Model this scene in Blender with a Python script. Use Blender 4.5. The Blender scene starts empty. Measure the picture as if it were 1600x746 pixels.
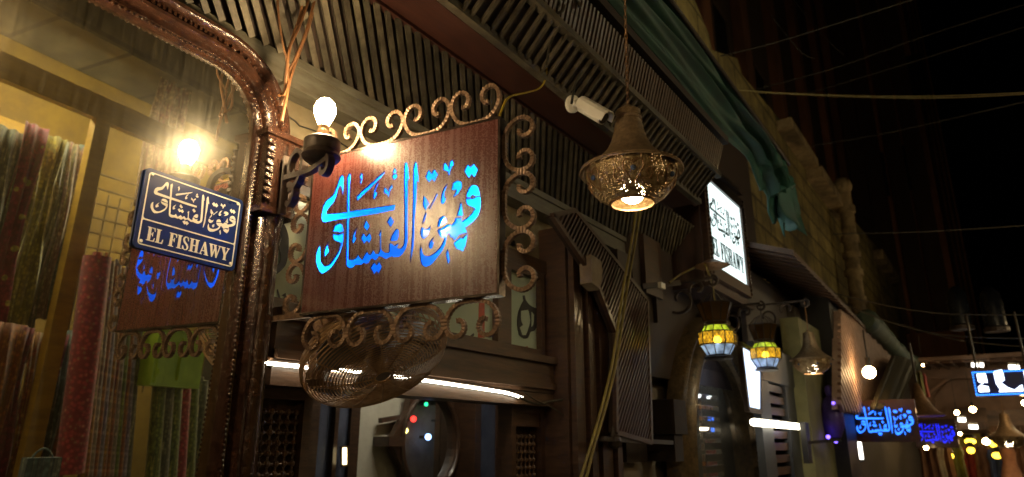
import bpy, bmesh, math, random
from math import sin, cos, pi, radians as R
from mathutils import Vector as V, Matrix, Euler
random.seed(7)
S = bpy.context.scene
COL = S.collection

# ------------------------------------------------------------------ camera
FPX, PITCH, YAW, EYE = 1064.0, R(16.6), R(34.4), 1.6
FWD = V((cos(YAW)*cos(PITCH), sin(YAW)*cos(PITCH), sin(PITCH)))
RGT = V((sin(YAW), -cos(YAW), 0))
UPV = RGT.cross(FWD)
CAM = V((0, 0, EYE))
cd = bpy.data.cameras.new('camera'); cam = bpy.data.objects.new('camera', cd); COL.objects.link(cam)
cam.location = CAM
cam.rotation_euler = Matrix((RGT, UPV, -FWD)).transposed().to_euler()
cd.sensor_fit = 'HORIZONTAL'; cd.sensor_width = 36; cd.lens = 36*FPX/1600
cd.clip_start = 0.02; cd.clip_end = 500
cd.dof.use_dof = True; cd.dof.focus_distance = 1.9; cd.dof.aperture_fstop = 3.4
S.camera = cam

# ------------------------------------------------------------------ night sky, exposure
w = bpy.data.worlds.new('World'); S.world = w; w.use_nodes = True
wn = w.node_tree.nodes; wl = w.node_tree.links
sky = wn.new('ShaderNodeTexSky'); sky.sky_type = 'NISHITA'; sky.sun_disc = False
sky.sun_elevation = R(-4); sky.sun_rotation = R(200)
wl.new(sky.outputs[0], wn['Background'].inputs[0]); wn['Background'].inputs[1].default_value = 0.004
S.view_settings.view_transform = 'Standard'; S.view_settings.look = 'None'
S.view_settings.exposure = 0.0; S.view_settings.gamma = 1.0
S.render.engine = 'CYCLES'
S.cycles.use_denoising = True
S.cycles.max_bounces = 8; S.cycles.transparent_max_bounces = 12
S.cycles.caustics_reflective = False; S.cycles.caustics_refractive = False
S.cycles.sample_clamp_indirect = 4.0; S.cycles.sample_clamp_direct = 0.0
S.cycles.blur_glossy = 0.3

def ray(px, py): return FWD + RGT*((px-800)/FPX) + UPV*((373-py)/FPX)
def onX(px, py, X): d = ray(px, py); return CAM + d*(X/d.x)
def onY(px, py, Y): d = ray(px, py); return CAM + d*(Y/d.y)
def atD(px, py, t): return CAM + ray(px, py)*t
def onP(px, py, p, n): d = ray(px, py); return CAM + d*((p-CAM).dot(n)/d.dot(n))
# mirror plane (hangs leaning slightly forward)
MN = V((0.07, -1, -0.022)).normalized(); MP = V((1.0, 1.6, 2.1))
def refl(p): return p - MN*2*((p-MP).dot(MN))
def refd(d): return d - MN*2*d.dot(MN)
def mirY(px, py, Y):
    """point on plane Y seen in the big mirror"""
    c = refl(CAM); d = refd(ray(px, py)); return c + d*((Y-c.y)/d.y)

# ------------------------------------------------------------------ materials
MATS = {}
def nt(name):
    m = bpy.data.materials.new(name); m.use_nodes = True
    n = m.node_tree.nodes; l = m.node_tree.links
    return m, n, l, n['Principled BSDF']
def mat(name, c, c2=None, rough=.6, metal=0., scale=18., bump=.15, bscale=None, stretch=(1,1,1), coat=0., spec=.5, detail=6, dist=.004, lo=.35, hi=.68, rvar=.12, island=0., stain=0., blocks=0.):
    if name in MATS: return MATS[name]
    m, n, l, b = nt(name)
    c2 = c2 or tuple(x*.55 for x in c)
    tc = n.new('ShaderNodeTexCoord'); mp = n.new('ShaderNodeMapping'); mp.inputs['Scale'].default_value = stretch
    l.new(tc.outputs['Object'], mp.inputs[0])
    nz = n.new('ShaderNodeTexNoise'); nz.inputs['Scale'].default_value = scale; nz.inputs['Detail'].default_value = detail; nz.inputs['Roughness'].default_value = .65
    l.new(mp.outputs[0], nz.inputs[0])
    rp = n.new('ShaderNodeValToRGB'); rp.color_ramp.elements[0].position = lo; rp.color_ramp.elements[1].position = hi
    rp.color_ramp.elements[0].color = (*c2, 1); rp.color_ramp.elements[1].color = (*c, 1)
    l.new(nz.outputs[0], rp.inputs[0]); cout = rp.outputs[0]
    def mul(cout, fac):
        mm = n.new('ShaderNodeMix'); mm.data_type = 'RGBA'; mm.blend_type = 'MULTIPLY'; mm.inputs[0].default_value = 1
        l.new(cout, mm.inputs[6]); l.new(fac, mm.inputs[7]); return mm.outputs[2]
    if island:   # each slat / plank weathered differently
        ge = n.new('ShaderNodeNewGeometry'); ir = n.new('ShaderNodeMapRange'); ir.inputs[3].default_value = 1-island; ir.inputs[4].default_value = 1+island*.6
        l.new(ge.outputs['Random Per Island'], ir.inputs[0]); cout = mul(cout, ir.outputs[0])
    if stain:    # broad soot and damp patches
        sn = n.new('ShaderNodeTexNoise'); sn.inputs['Scale'].default_value = stain; sn.inputs['Detail'].default_value = 8; sn.inputs['Distortion'].default_value = .6; l.new(tc.outputs['Object'], sn.inputs[0])
        sr = n.new('ShaderNodeMapRange'); sr.inputs[1].default_value = .38; sr.inputs[2].default_value = .62; sr.inputs[3].default_value = .38; sr.inputs[4].default_value = 1.1
        l.new(sn.outputs[0], sr.inputs[0]); cout = mul(cout, sr.outputs[0])
    if blocks:   # masonry joints in the x-z plane
        bk = n.new('ShaderNodeTexBrick'); bm2 = n.new('ShaderNodeMapping'); bm2.inputs['Rotation'].default_value = (R(90), 0, 0); l.new(tc.outputs['Object'], bm2.inputs[0]); l.new(bm2.outputs[0], bk.inputs[0])
        bk.inputs['Scale'].default_value = blocks; bk.inputs['Color1'].default_value = (1,1,1,1); bk.inputs['Color2'].default_value = (.72,.70,.66,1); bk.inputs['Mortar'].default_value = (.35,.32,.28,1); bk.inputs['Mortar Size'].default_value = .018
        cout = mul(cout, bk.outputs[0])
    l.new(cout, b.inputs['Base Color'])
    mr = n.new('ShaderNodeMapRange'); mr.inputs[3].default_value = max(.02, rough-rvar); mr.inputs[4].default_value = min(1, rough+rvar)
    l.new(nz.outputs[0], mr.inputs[0]); l.new(mr.outputs[0], b.inputs['Roughness'])
    b.inputs['Metallic'].default_value = metal
    b.inputs['Coat Weight'].default_value = coat; b.inputs['Coat Roughness'].default_value = .12
    b.inputs['Specular IOR Level'].default_value = spec
    if bump:
        n2 = n.new('ShaderNodeTexNoise'); n2.inputs['Scale'].default_value = bscale or scale*2.5; n2.inputs['Detail'].default_value = 5
        l.new(mp.outputs[0], n2.inputs[0])
        bp = n.new('ShaderNodeBump'); bp.inputs['Strength'].default_value = bump; bp.inputs['Distance'].default_value = dist
        l.new(n2.outputs[0], bp.inputs['Height']); l.new(bp.outputs[0], b.inputs['Normal'])
    MATS[name] = m; return m
def emit(name, c, s):
    if name in MATS: return MATS[name]
    m, n, l, b = nt(name)
    b.inputs['Base Color'].default_value = (.02, .02, .02, 1)
    b.inputs['Emission Color'].default_value = (*c, 1); b.inputs['Emission Strength'].default_value = s
    MATS[name] = m; return m
def transl(name, c, gloss=.1, mixd=.25, see=0., mottle=0.):
    m, n, l, b = nt(name); n.remove(b)
    t = n.new('ShaderNodeBsdfTranslucent'); t.inputs[0].default_value = (*c, 1)
    d = n.new('ShaderNodeBsdfDiffuse'); d.inputs[0].default_value = (*c, 1)
    g = n.new('ShaderNodeBsdfGlossy'); g.inputs['Roughness'].default_value = .12
    m1 = n.new('ShaderNodeMixShader'); m1.inputs[0].default_value = mixd
    l.new(t.outputs[0], m1.inputs[1]); l.new(d.outputs[0], m1.inputs[2])
    if mottle:
        tc = n.new('ShaderNodeTexCoord'); nz = n.new('ShaderNodeTexNoise'); nz.inputs['Scale'].default_value = mottle; nz.inputs['Detail'].default_value = 4; l.new(tc.outputs['Object'], nz.inputs[0])
        rp = n.new('ShaderNodeValToRGB'); rp.color_ramp.elements[0].position = .35; rp.color_ramp.elements[1].position = .65
        rp.color_ramp.elements[0].color = (*[x*.35 for x in c], 1); rp.color_ramp.elements[1].color = (*c, 1)
        l.new(nz.outputs[0], rp.inputs[0]); l.new(rp.outputs[0], t.inputs[0]); l.new(rp.outputs[0], d.inputs[0])
    if see:
        tp = n.new('ShaderNodeBsdfTransparent'); tp.inputs[0].default_value = (*c, 1); m0 = n.new('ShaderNodeMixShader'); m0.inputs[0].default_value = see
        l.new(m1.outputs[0], m0.inputs[1]); l.new(tp.outputs[0], m0.inputs[2]); m1 = m0
    m2 = n.new('ShaderNodeMixShader'); m2.inputs[0].default_value = gloss
    l.new(m1.outputs[0], m2.inputs[1]); l.new(g.outputs[0], m2.inputs[2])
    l.new(m2.outputs[0], n['Material Output'].inputs[0]); MATS[name] = m; return m
def mirror_mat(name, tint=(.9,.88,.8), dust=.1, haze=.14, dscale=6.):
    m, n, l, b = nt(name); n.remove(b)
    tc = n.new('ShaderNodeTexCoord')
    nz = n.new('ShaderNodeTexNoise'); nz.inputs['Scale'].default_value = dscale; nz.inputs['Detail'].default_value = 9; nz.inputs['Roughness'].default_value = .7; nz.inputs['Distortion'].default_value = 1.2
    l.new(tc.outputs['Object'], nz.inputs[0])
    mp = n.new('ShaderNodeMapping'); mp.inputs['Rotation'].default_value = (0, .5, 0); mp.inputs['Scale'].default_value = (90, 4, 6)
    l.new(tc.outputs['Object'], mp.inputs[0])
    n2 = n.new('ShaderNodeTexNoise'); n2.inputs['Scale'].default_value = 1.2; n2.inputs['Detail'].default_value = 4
    l.new(mp.outputs[0], n2.inputs[0])
    mx = n.new('ShaderNodeMath'); mx.operation = 'MULTIPLY'; l.new(nz.outputs[0], mx.inputs[0]); l.new(n2.outputs[0], mx.inputs[1])
    g = n.new('ShaderNodeBsdfGlossy'); g.inputs['Roughness'].default_value = .012; g.inputs[0].default_value = (*tint, 1)
    h = n.new('ShaderNodeBsdfGlossy'); h.inputs['Roughness'].default_value = .3; h.inputs[0].default_value = (*tint, 1)
    d = n.new('ShaderNodeBsdfDiffuse'); d.inputs[0].default_value = (.42, .36, .24, 1)
    f1 = n.new('ShaderNodeMapRange'); f1.inputs[1].default_value = .12; f1.inputs[2].default_value = .42; f1.inputs[3].default_value = haze*.5; f1.inputs[4].default_value = haze*1.5
    f2 = n.new('ShaderNodeMapRange'); f2.inputs[1].default_value = .12; f2.inputs[2].default_value = .42; f2.inputs[3].default_value = dust*.35; f2.inputs[4].default_value = dust*1.7
    l.new(mx.outputs[0], f1.inputs[0]); l.new(mx.outputs[0], f2.inputs[0])
    m1 = n.new('ShaderNodeMixShader'); l.new(f1.outputs[0], m1.inputs[0]); l.new(g.outputs[0], m1.inputs[1]); l.new(h.outputs[0], m1.inputs[2])
    m2 = n.new('ShaderNodeMixShader'); l.new(f2.outputs[0], m2.inputs[0]); l.new(m1.outputs[0], m2.inputs[1]); l.new(d.outputs[0], m2.inputs[2])
    l.new(m2.outputs[0], n['Material Output'].inputs[0]); MATS[name] = m; return m

# ------------------------------------------------------------------ mesh collector
class MB:
    def __init__(s): s.v = []; s.f = []; s.m = []; s.mi = 0
    def add(s, vs, fs):
        o = len(s.v); s.v += [V(x) for x in vs]
        s.f += [tuple(i+o for i in f) for f in fs]; s.m += [s.mi]*len(fs); return s
    def hexa(s, p):  # 8 corners: bottom 4 ccw, top 4
        return s.add(p, [(3,2,1,0),(4,5,6,7),(0,1,5,4),(1,2,6,5),(2,3,7,6),(3,0,4,7)])
    def box(s, lo, hi):
        (a,b,c),(d,e,f) = lo, hi
        return s.hexa([(a,b,c),(d,b,c),(d,e,c),(a,e,c),(a,b,f),(d,b,f),(d,e,f),(a,e,f)])
    def obox(s, c, ux, uy, uz):  # centre and half axes
        c = V(c); ux, uy, uz = V(ux), V(uy), V(uz)
        return s.hexa([c-ux-uy-uz, c+ux-uy-uz, c+ux+uy-uz, c-ux+uy-uz, c-ux-uy+uz, c+ux-uy+uz, c+ux+uy+uz, c-ux+uy+uz])
    def bar(s, p, q, w, h, up=(0,0,1)):
        p, q = V(p), V(q); d = (q-p); L = d.length; d = d/L
        a = d.cross(V(up)); a = a.normalized() if a.length > 1e-4 else d.orthogonal().normalized()
        b = a.cross(d)
        return s.obox((p+q)/2, d*(L/2), a*(w/2), b*(h/2))
    def sweep(s, pts, prof, up=None, closed=False, scale=None, cap=True):
        """sweep a closed 2-D profile [(a,b)] along pts; a along side, b along 'up'"""
        pts = [V(p) for p in pts]; n = len(pts); k = len(prof); vs = []
        prev = None
        for i, p in enumerate(pts):
            if closed: t = pts[(i+1) % n]-pts[i-1]
            else: t = pts[min(i+1, n-1)]-pts[max(i-1, 0)]
            t = t.normalized() if t.length > 1e-9 else V((0,0,1))
            if up is not None: b = V(up); a = t.cross(b).normalized(); b = a.cross(t)
            else:
                if prev is None: a = t.orthogonal().normalized()
                else:
                    a = prev - t*prev.dot(t); a = a.normalized() if a.length > 1e-6 else t.orthogonal().normalized()
                b = t.cross(a)
            prev = a
            sc = scale(i/(max(1, n-1)), i) if scale else 1
            for (x, y) in prof: vs.append(p + a*x*sc + b*y*sc)
        fs = []
        for i in range(n if closed else n-1):
            j = (i+1) % n
            for q in range(k):
                r = (q+1) % k; fs.append((i*k+q, i*k+r, j*k+r, j*k+q))
        if cap and not closed: fs += [tuple(range(k))[::-1], tuple((n-1)*k+q for q in range(k))]
        return s.add(vs, fs)
    def tube(s, pts, r, n=8, scale=None, closed=False):
        return s.sweep(pts, [(r*cos(2*pi*i/n), r*sin(2*pi*i/n)) for i in range(n)], scale=scale, closed=closed)
    def cyl(s, p, q, r, n=16): return s.tube([p, q], r, n)
    def lathe(s, prof, c=(0,0,0), n=32, axis=(0,0,1), smooth_close=False, a0=0., ref=None):
        """prof [(radius, height)]"""
        c = V(c); ax = V(axis).normalized(); a = V(ref).normalized() if ref else ax.orthogonal().normalized()
        if abs(ax.z) > .999 and not ref: a = V((1,0,0))
        b = ax.cross(a); vs = []; k = len(prof)
        for i in range(n):
            t = 2*pi*i/n + a0
            for (r, h) in prof: vs.append(c + (a*cos(t)+b*sin(t))*r + ax*h)
        fs = []
        for i in range(n):
            j = (i+1) % n
            for q in range(k-1): fs.append((i*k+q, j*k+q, j*k+q+1, i*k+q+1))
        return s.add(vs, fs)
    def ball(s, c, r, n=10, m=6, sc=(1,1,1)):
        prof = [(max(1e-5, r*sin(pi*i/m)), -r*cos(pi*i/m)) for i in range(m+1)]
        t = MB().lathe(prof, n=n); c = V(c)
        return s.add([c+V((v.x*sc[0], v.y*sc[1], v.z*sc[2])) for v in t.v], t.f)
    def prism(s, poly, o, ux, uy, th):
        """planar polygon (2-D) in plane o,ux,uy; thick th along ux x uy"""
        o, ux, uy = V(o), V(ux), V(uy); nn = ux.cross(uy).normalized()*th; k = len(poly)
        vs = [o+ux*x+uy*y for x, y in poly]; vs += [v+nn for v in vs]
        fs = [tuple(range(k))[::-1], tuple(range(k, 2*k))] + [(i, (i+1) % k, k+(i+1) % k, k+i) for i in range(k)]
        return s.add(vs, fs)
    def xform(s, M): s.v = [M @ v for v in s.v]; return s

def tag(o, label=None, cat=None, group=None, kind=None):
    if label: o['label'] = label
    if cat: o['category'] = cat
    if group: o['group'] = group
    if kind: o['kind'] = kind
    return o
def wpos(o):
    p = V((0,0,0))
    while o is not None: p = p+o.location; o = o.parent
    return p
def obj(name, mb, m, parent=None, smooth=False, base=None, mesh=None):
    if mesh is None:
        org = wpos(parent) if parent is not None else (V(base) if base is not None else V((0,0,0)))
        me = bpy.data.meshes.new(name); me.from_pydata([v-org for v in mb.v], [], mb.f)
        ms = m if isinstance(m, (list, tuple)) else [m]
        for x in ms: me.materials.append(x)
        if len(ms) > 1: me.polygons.foreach_set('material_index', mb.m)
        bm = bmesh.new(); bm.from_mesh(me); bmesh.ops.recalc_face_normals(bm, faces=bm.faces); bm.to_mesh(me); bm.free()
        if smooth:
            me.polygons.foreach_set('use_smooth', [True]*len(me.polygons))
            try: me.set_sharp_from_angle(angle=R(42))
            except Exception: pass
    else: me = mesh
    o = bpy.data.objects.new(name, me); COL.objects.link(o)
    if parent is not None: o.parent = parent
    elif base is not None: o.location = V(base)
    return o
def thing(name, label, cat, loc=(0,0,0), group=None, kind=None):
    o = bpy.data.objects.new(name, None); COL.objects.link(o); o.location = V(loc); o.empty_display_size = .05
    return tag(o, label, cat, group, kind)
def dup(root, loc, label=None, rotz=None, scale=None):
    r = root.copy(); COL.objects.link(r); r.location = V(loc)
    if rotz is not None: r.rotation_euler = (0, 0, rotz)
    if scale: r.scale = (scale,)*3
    if label: r['label'] = label
    for ch in list(root.children):
        c = ch.copy(); COL.objects.link(c); c.parent = r
        for g in ch.children:
            d = g.copy(); COL.objects.link(d); d.parent = c
    return r
def catmull(pts, k=4, closed=False):
    pts = [V(p) for p in pts]; n = len(pts); out = []
    for i in range(n if closed else n-1):
        if closed: a, b, c, d = pts[i-1], pts[i], pts[(i+1) % n], pts[(i+2) % n]
        else: a, b, c, d = pts[max(i-1, 0)], pts[i], pts[i+1], pts[min(i+2, n-1)]
        for j in range(k):
            t = j/k
            out.append(((2*b)+(c-a)*t+(2*a-5*b+4*c-d)*t*t+(3*b-a-3*c+d)*t**3)*.5)
    if not closed: out.append(pts[-1])
    return out
def soft(poly, k=3, ang=48):
    """smooth a closed 2-D outline, keeping sharp corners sharp"""
    p = [V((x, y, 0)) for x, y in poly]; n = len(p); out = []
    sharp = []
    for i in range(n):
        u = p[i]-p[i-1]; v = p[(i+1) % n]-p[i]
        sharp.append(u.length < 1e-9 or v.length < 1e-9 or u.angle(v) > R(ang))
    for i in range(n):
        b, c = p[i], p[(i+1) % n]
        a = b if sharp[i] else p[i-1]; d = c if sharp[(i+1) % n] else p[(i+2) % n]
        for j in range(k):
            t = j/k
            q = ((2*b)+(c-a)*t+(2*a-5*b+4*c-d)*t*t+(3*b-a-3*c+d)*t**3)*.5
            out.append((q.x, q.y))
    return out
def flat(name, polys, o, ux, uy, th, m, parent=None, base=None):
    """2-D outlines (even-odd holes) as a plate of thickness th centred on plane o,ux,uy"""
    cu = bpy.data.curves.new('tmp', 'CURVE'); cu.dimensions = '2D'; cu.fill_mode = 'BOTH'; cu.extrude = th/2
    for poly in polys:
        sp = cu.splines.new('POLY'); sp.points.add(len(poly)-1); sp.use_cyclic_u = True
        for i, (x, y) in enumerate(poly): sp.points[i].co = (x, y, 0, 1)
    t = bpy.data.objects.new('tmp', cu); me = bpy.data.meshes.new_from_object(t)
    o, ux, uy = V(o), V(ux).normalized(), V(uy).normalized(); un = ux.cross(uy)
    mb = MB(); mb.add([o+ux*v.co.x+uy*v.co.y+un*v.co.z for v in me.vertices], [tuple(p.vertices) for p in me.polygons])
    bpy.data.objects.remove(t); bpy.data.curves.remove(cu); bpy.data.meshes.remove(me)
    return obj(name, mb, m, parent, base=base)

# ------------------------------------------------------------------ the lettering
FR = {1: (490, 240, .28141), 2: (490, 250, .1341), 3: (490, 330, .14752), 4: (620, 240, .14749), 5: (620, 320, .16094)}
def T(*seq):
    """'f' switches the frame the traced coordinates are read in"""
    out = []; f = 1
    for s_ in seq:
        if isinstance(s_, int): f = s_; continue
        x0, y0, k = FR[f]; out.append((x0+s_[0]*k, y0+s_[1]*k))
    return out
LOGO_PX = [
 T(2,(375,195),(392,230),(391,300),(385,380),(377,435),(368,400),(362,350),(352,318),(335,340),(310,420),(280,500),(240,550),(205,590),(188,630),(190,655),(300,643),(427,626),(428,400),(430,230),(465,170),(471,230),(463,330),(457,620),(600,598),(800,570),(990,542),(980,600),(800,640),(600,672),(458,694),
   3,(410,160),(408,330),(405,530),(430,535),(465,525),(490,500),(505,460),(520,500),(545,530),(560,505),(580,470),(600,440),(620,480),(640,470),(660,430),(672,435),(690,470),(715,470),(735,420),(735,280),(722,270),(752,205),(750,360),(755,420),(780,450),(815,460),(836,440),(834,400),(838,355),(860,362),(890,385),(935,350),(920,410),(949,415),
   1,(500,535),(515,518),(521,480),(521,280),(521,90),(533,60),(543,95),(547,150),(541,165),(541,300),(541,460),(535,520),(515,560),(490,582),(450,583),
   3,(870,492),(840,502),(800,522),(760,500),(725,492),(705,525),(680,537),(660,515),(640,525),(625,555),(600,572),(565,562),(545,580),(510,584),(480,585),(455,610),(420,618),(395,605),(380,560),(382,330),(383,140),2,(426,700),(300,718),(165,738),(140,725),(130,690),(140,610),(160,545),(195,490),(250,445),(285,390),(320,300),(345,225)),
 T(3,(845,330),(855,290),(870,260),(890,225),(915,200),(938,220),(935,280),(922,325),(885,335)),
 T(4,(210,170),(235,105),(250,170),(270,325),(246,312),(242,450),(235,600),5,(203,150),(200,330),(192,430),(165,577),(160,575),(165,480),(178,300),(183,100),4,(203,540),(206,350)),
 T(5,(272,225),(263,258),(260,300),(272,333),(298,345),(326,322),(348,280),(360,210),(340,240),(315,255),(287,242)),
 T(4,(315,460),(350,508),(380,560),(352,595),(345,640),5,(318,110),(300,165),(281,205),(277,190),(295,130),(311,90),4,(338,620),(310,565)),
 T(4,(458,432),(465,455),(425,530),(385,608),(373,602),(410,530)),
 T(5,(425,235),(430,190),(440,160),(460,135),(487,125),(507,145),(520,185),(490,205),(455,222)),
 T(5,(425,258),(470,240),(525,207),(555,217),(580,190),(600,150),(655,145),(660,180),(700,155),(755,105),(785,60),4,(868,620),(853,590),(800,570),(768,545),(760,500),(800,497),(835,502),(870,485),(914,478),(918,560),(905,640),5,(838,60),(812,125),(760,185),(692,240),(708,285),(655,300),(630,312),(600,352),(576,357),(570,332),(548,332),(540,297),(525,300),(512,340),(503,390),(470,460),(420,530),(370,590),(315,617),(280,600),(260,555),(254,470),(268,385),(277,470),(300,508),(345,513),(400,480),(450,430),(478,380),(490,340),(460,330),(435,300)),
 T(4,(765,482),(772,435),(798,380),(840,352),(880,372),(903,425),(911,462),(870,470),(848,460),(826,458),(806,480)),
 T(4,(665,680),(685,620),(712,520),(722,600),(735,670),(720,682),(692,675)),
 T(5,(580,387),(612,362),(640,334),(668,344),(710,297),(706,360),(692,420),(668,472),(652,455),(618,445),(594,420)),
 T(5,(520,440),(533,485),(540,555),(526,602),(517,545),(506,500)),
 T(5,(397,322),(372,372),(390,382),(372,440),(352,447),(341,412),(355,368)),
 T(4,(780,138),(812,178),(840,130),(887,195),(850,272),(822,232),(792,282),(747,207)),
 T(4,(370,193),(398,238),(425,188),(467,245),(430,323),(405,287),(375,328),(334,266)),
 T(4,(610,402),(622,340),(665,310),(710,318),(723,360),(700,415),(660,462),(618,494),(648,440),(662,400),(640,408)),
 T(4,(522,195),(533,118),(570,158),(580,190),(598,110),(620,88),(632,150),(612,155),(600,195),(580,268),(570,207)),
 T(4,(573,333),(548,400),(533,455),(540,492),(560,470),(536,540),(510,557),(499,520),(508,450),(535,380)),
 T(2,(877,143),(842,205),(700,350),(545,502),(539,460),(560,425),(700,300),(800,210)),
 T(2,(593,160),(608,210),(605,260),(590,322),(582,280),(590,240),(571,215),(582,200)),
 T(2,(802,278),(772,340),(757,395),(782,408),(752,470),(735,478),(731,440),(748,360),(772,300)),
 T(2,(853,400),(863,338),(890,368),(907,390),(925,340),(950,303),(957,350),(936,362),(921,420),(910,487),(895,425)),
 T(2,(980,113),(1000,165),(985,178),(956,172)), T(2,(953,203),(975,192),(1007,187),(1010,225),(985,250),(960,240)),
 T(3,(846,68),(884,130),(851,192),(814,130)), T(3,(588,108),(630,175),(601,227),(564,180)),
 T(3,(562,248),(590,290),(625,243),(650,300),(625,357),(598,325),(570,364),(536,302)),
 T(3,(680,553),(700,590),(725,548),(759,602),(722,688),(704,647),(675,688),(638,612)),
 T(3,(505,178),(482,240),(472,290),(491,300),(466,350),(447,358),(444,310),(460,245)),
 T(3,(239,232),(262,172),(305,147),(345,172),(353,228),(312,240),(285,230)),
 T(3,(237,258),(285,268),(352,248),(353,320),(340,385),(310,470),(260,560),(200,630),(130,676),(95,640),(70,570),(66,500),(83,420),(108,368),(106,450),(112,550),(150,603),(205,580),(265,500),(310,420),(326,350),(300,337),(262,325),(240,292)),
 T(3,(213,313),(192,370),(187,408),(202,430),(166,490),(148,493),(149,445),(170,388)),
]
GLY = {
'E': (.76, [[(0,0),(.70,0),(.74,.28),(.69,.28),(.62,.10),(.50,.06),(.34,.06),(.34,.48),(.44,.48),(.50,.36),(.54,.36),(.54,.68),(.50,.68),(.44,.55),(.34,.55),(.34,.94),(.50,.94),(.60,.90),(.66,.74),(.71,.74),(.69,1),(0,1),(0,.95),(.10,.93),(.10,.07),(0,.05)]]),
'L': (.72, [[(0,0),(.66,0),(.70,.32),(.65,.32),(.57,.11),(.48,.06),(.34,.06),(.34,.93),(.46,.95),(.46,1),(0,1),(0,.95),(.10,.93),(.10,.07),(0,.05)]]),
'F': (.74, [[(0,0),(.48,0),(.48,.05),(.34,.07),(.34,.48),(.44,.48),(.50,.36),(.54,.36),(.54,.68),(.50,.68),(.44,.55),(.34,.55),(.34,.94),(.50,.94),(.60,.90),(.66,.72),(.71,.72),(.69,1),(0,1),(0,.95),(.10,.93),(.10,.07),(0,.05)]]),
'I': (.46, [[(0,0),(.44,0),(.44,.05),(.34,.07),(.34,.93),(.44,.95),(.44,1),(0,1),(0,.95),(.10,.93),(.10,.07),(0,.05)]]),
'H': (.96, [[(0,0),(.44,0),(.44,.05),(.34,.07),(.34,.47),(.60,.47),(.60,.07),(.50,.05),(.50,0),(.94,0),(.94,.05),(.84,.07),(.84,.93),(.94,.95),(.94,1),(.50,1),(.50,.95),(.60,.93),(.60,.55),(.34,.55),(.34,.93),(.44,.95),(.44,1),(0,1),(0,.95),(.10,.93),(.10,.07),(0,.05)]]),
'A': (.92, [[(0,0),(.32,0),(.32,.05),(.22,.07),(.28,.27),(.56,.27),(.62,.07),(.52,.05),(.52,0),(.98,0),(.98,.05),(.90,.07),(.56,1),(.44,1),(.12,.07),(0,.05)], [(.31,.34),(.53,.34),(.42,.72)]]),
'W': (1.2, [[(0,1),(0,.95),(.07,.93),(.34,0),(.44,0),(.62,.58),(.80,0),(.90,0),(1.16,.93),(1.24,.95),(1.24,1),(.96,1),(.96,.95),(1.06,.93),(.90,.32),(.72,.93),(.80,.95),(.80,1),(.43,1),(.43,.95),(.50,.93),(.56,.74),(.44,.32),(.31,.93),(.40,.95),(.40,1)]]),
'Y': (.95, [[(.30,0),(.72,0),(.72,.05),(.62,.07),(.62,.42),(.86,.93),(.96,.95),(.96,1),(.64,1),(.64,.95),(.76,.93),(.56,.52),(.38,.93),(.48,.95),(.48,1),(0,1),(0,.95),(.10,.93),(.38,.40),(.38,.07),(.30,.05)]]),
'S': (.68, [[(.05,.02),(.10,.02),(.14,.08),(.24,.01),(.36,-.02),(.52,.02),(.62,.14),(.63,.30),(.54,.46),(.36,.57),(.24,.68),(.20,.80),(.26,.92),(.38,.95),(.48,.88),(.54,.70),(.59,.70),(.57,1.0),(.53,1.0),(.50,.95),(.38,1.02),(.22,1.0),(.08,.88),(.05,.72),(.14,.54),(.32,.42),(.45,.32),(.49,.20),(.44,.08),(.34,.04),(.22,.10),(.12,.30),(.06,.30)]]),
' ': (.42, []),
}
def latin(txt, x, y, width, h):
    tot = sum(GLY[c][0]+.03 for c in txt); k = width/tot; out = []; cx = x
    for c in txt:
        wd, ps = GLY[c]
        for p in ps: out.append([(cx+a*k, y+b*h) for a, b in p])
        cx += (wd+.03)*k
    return out
# ------------------------------------------------------------------ palette
WOOD = mat('dark_varnished_wood', (.075,.036,.018), (.03,.014,.008), rough=.42, scale=9, stretch=(1,1,6), bump=.25, coat=.25)
WOODX = mat('dark_wood_along', (.09,.045,.022), (.035,.018,.01), rough=.45, scale=9, stretch=(.6,6,6), bump=.25, coat=.15)
BEAMM = mat('beam_paint', (.055,.018,.011), (.03,.010,.007), rough=.4, scale=14, stretch=(.5,4,4), bump=.15, coat=.2)
SLAT = mat('weathered_slat', (.135,.115,.078), (.052,.040,.025), rough=.62, scale=16, stretch=(1,1,1), bump=.6, spec=.4, island=.45, stain=2.2)
SLATB = mat('canopy_backing', (.028,.012,.006), (.012,.006,.003), rough=.8, scale=20, bump=.4)
BOARD = mat('grey_fascia_paint', (.13,.125,.10), (.07,.06,.04), rough=.5, scale=12, stretch=(.7,3,3), bump=.25)
PLAST = mat('old_plaster', (.55,.48,.32), (.38,.30,.17), rough=.85, scale=7, bump=.35, dist=.01, stain=3.)
STONE = mat('ochre_stone', (.40,.31,.10), (.20,.15,.05), rough=.9, scale=6, bump=.9, dist=.03, stain=.9, blocks=.9)
LEDGE = mat('pale_stone_ledge', (.42,.31,.16), (.22,.15,.07), rough=.85, scale=8, bump=.6, stain=2.5)
DARKB = mat('brown_render', (.36,.15,.065), (.13,.055,.026), rough=.9, scale=1.1, stretch=(1,1,.25), bump=.4, dist=.03)
PAVE = mat('paving_stone', (.2,.18,.15), (.11,.1,.085), rough=.55, scale=3, bump=.5, dist=.02)
IRON = mat('rusty_bronze_iron', (.25,.155,.095), (.09,.05,.03), rough=.48, metal=.5, scale=55, bump=.5, dist=.002)
DIRON = mat('dark_iron', (.05,.034,.024), (.025,.016,.012), rough=.5, metal=.4, scale=40, bump=.3)
FRAMEM = mat('carved_frame_varnish', (.070,.028,.015), (.020,.009,.006), rough=.22, metal=.12, scale=46, bump=.75, bscale=80, dist=.004, coat=.75, spec=.65)
WHITEM = mat('ivory_paint', (.84,.82,.74), (.74,.71,.62), rough=.45, scale=12, bump=.08)
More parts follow.
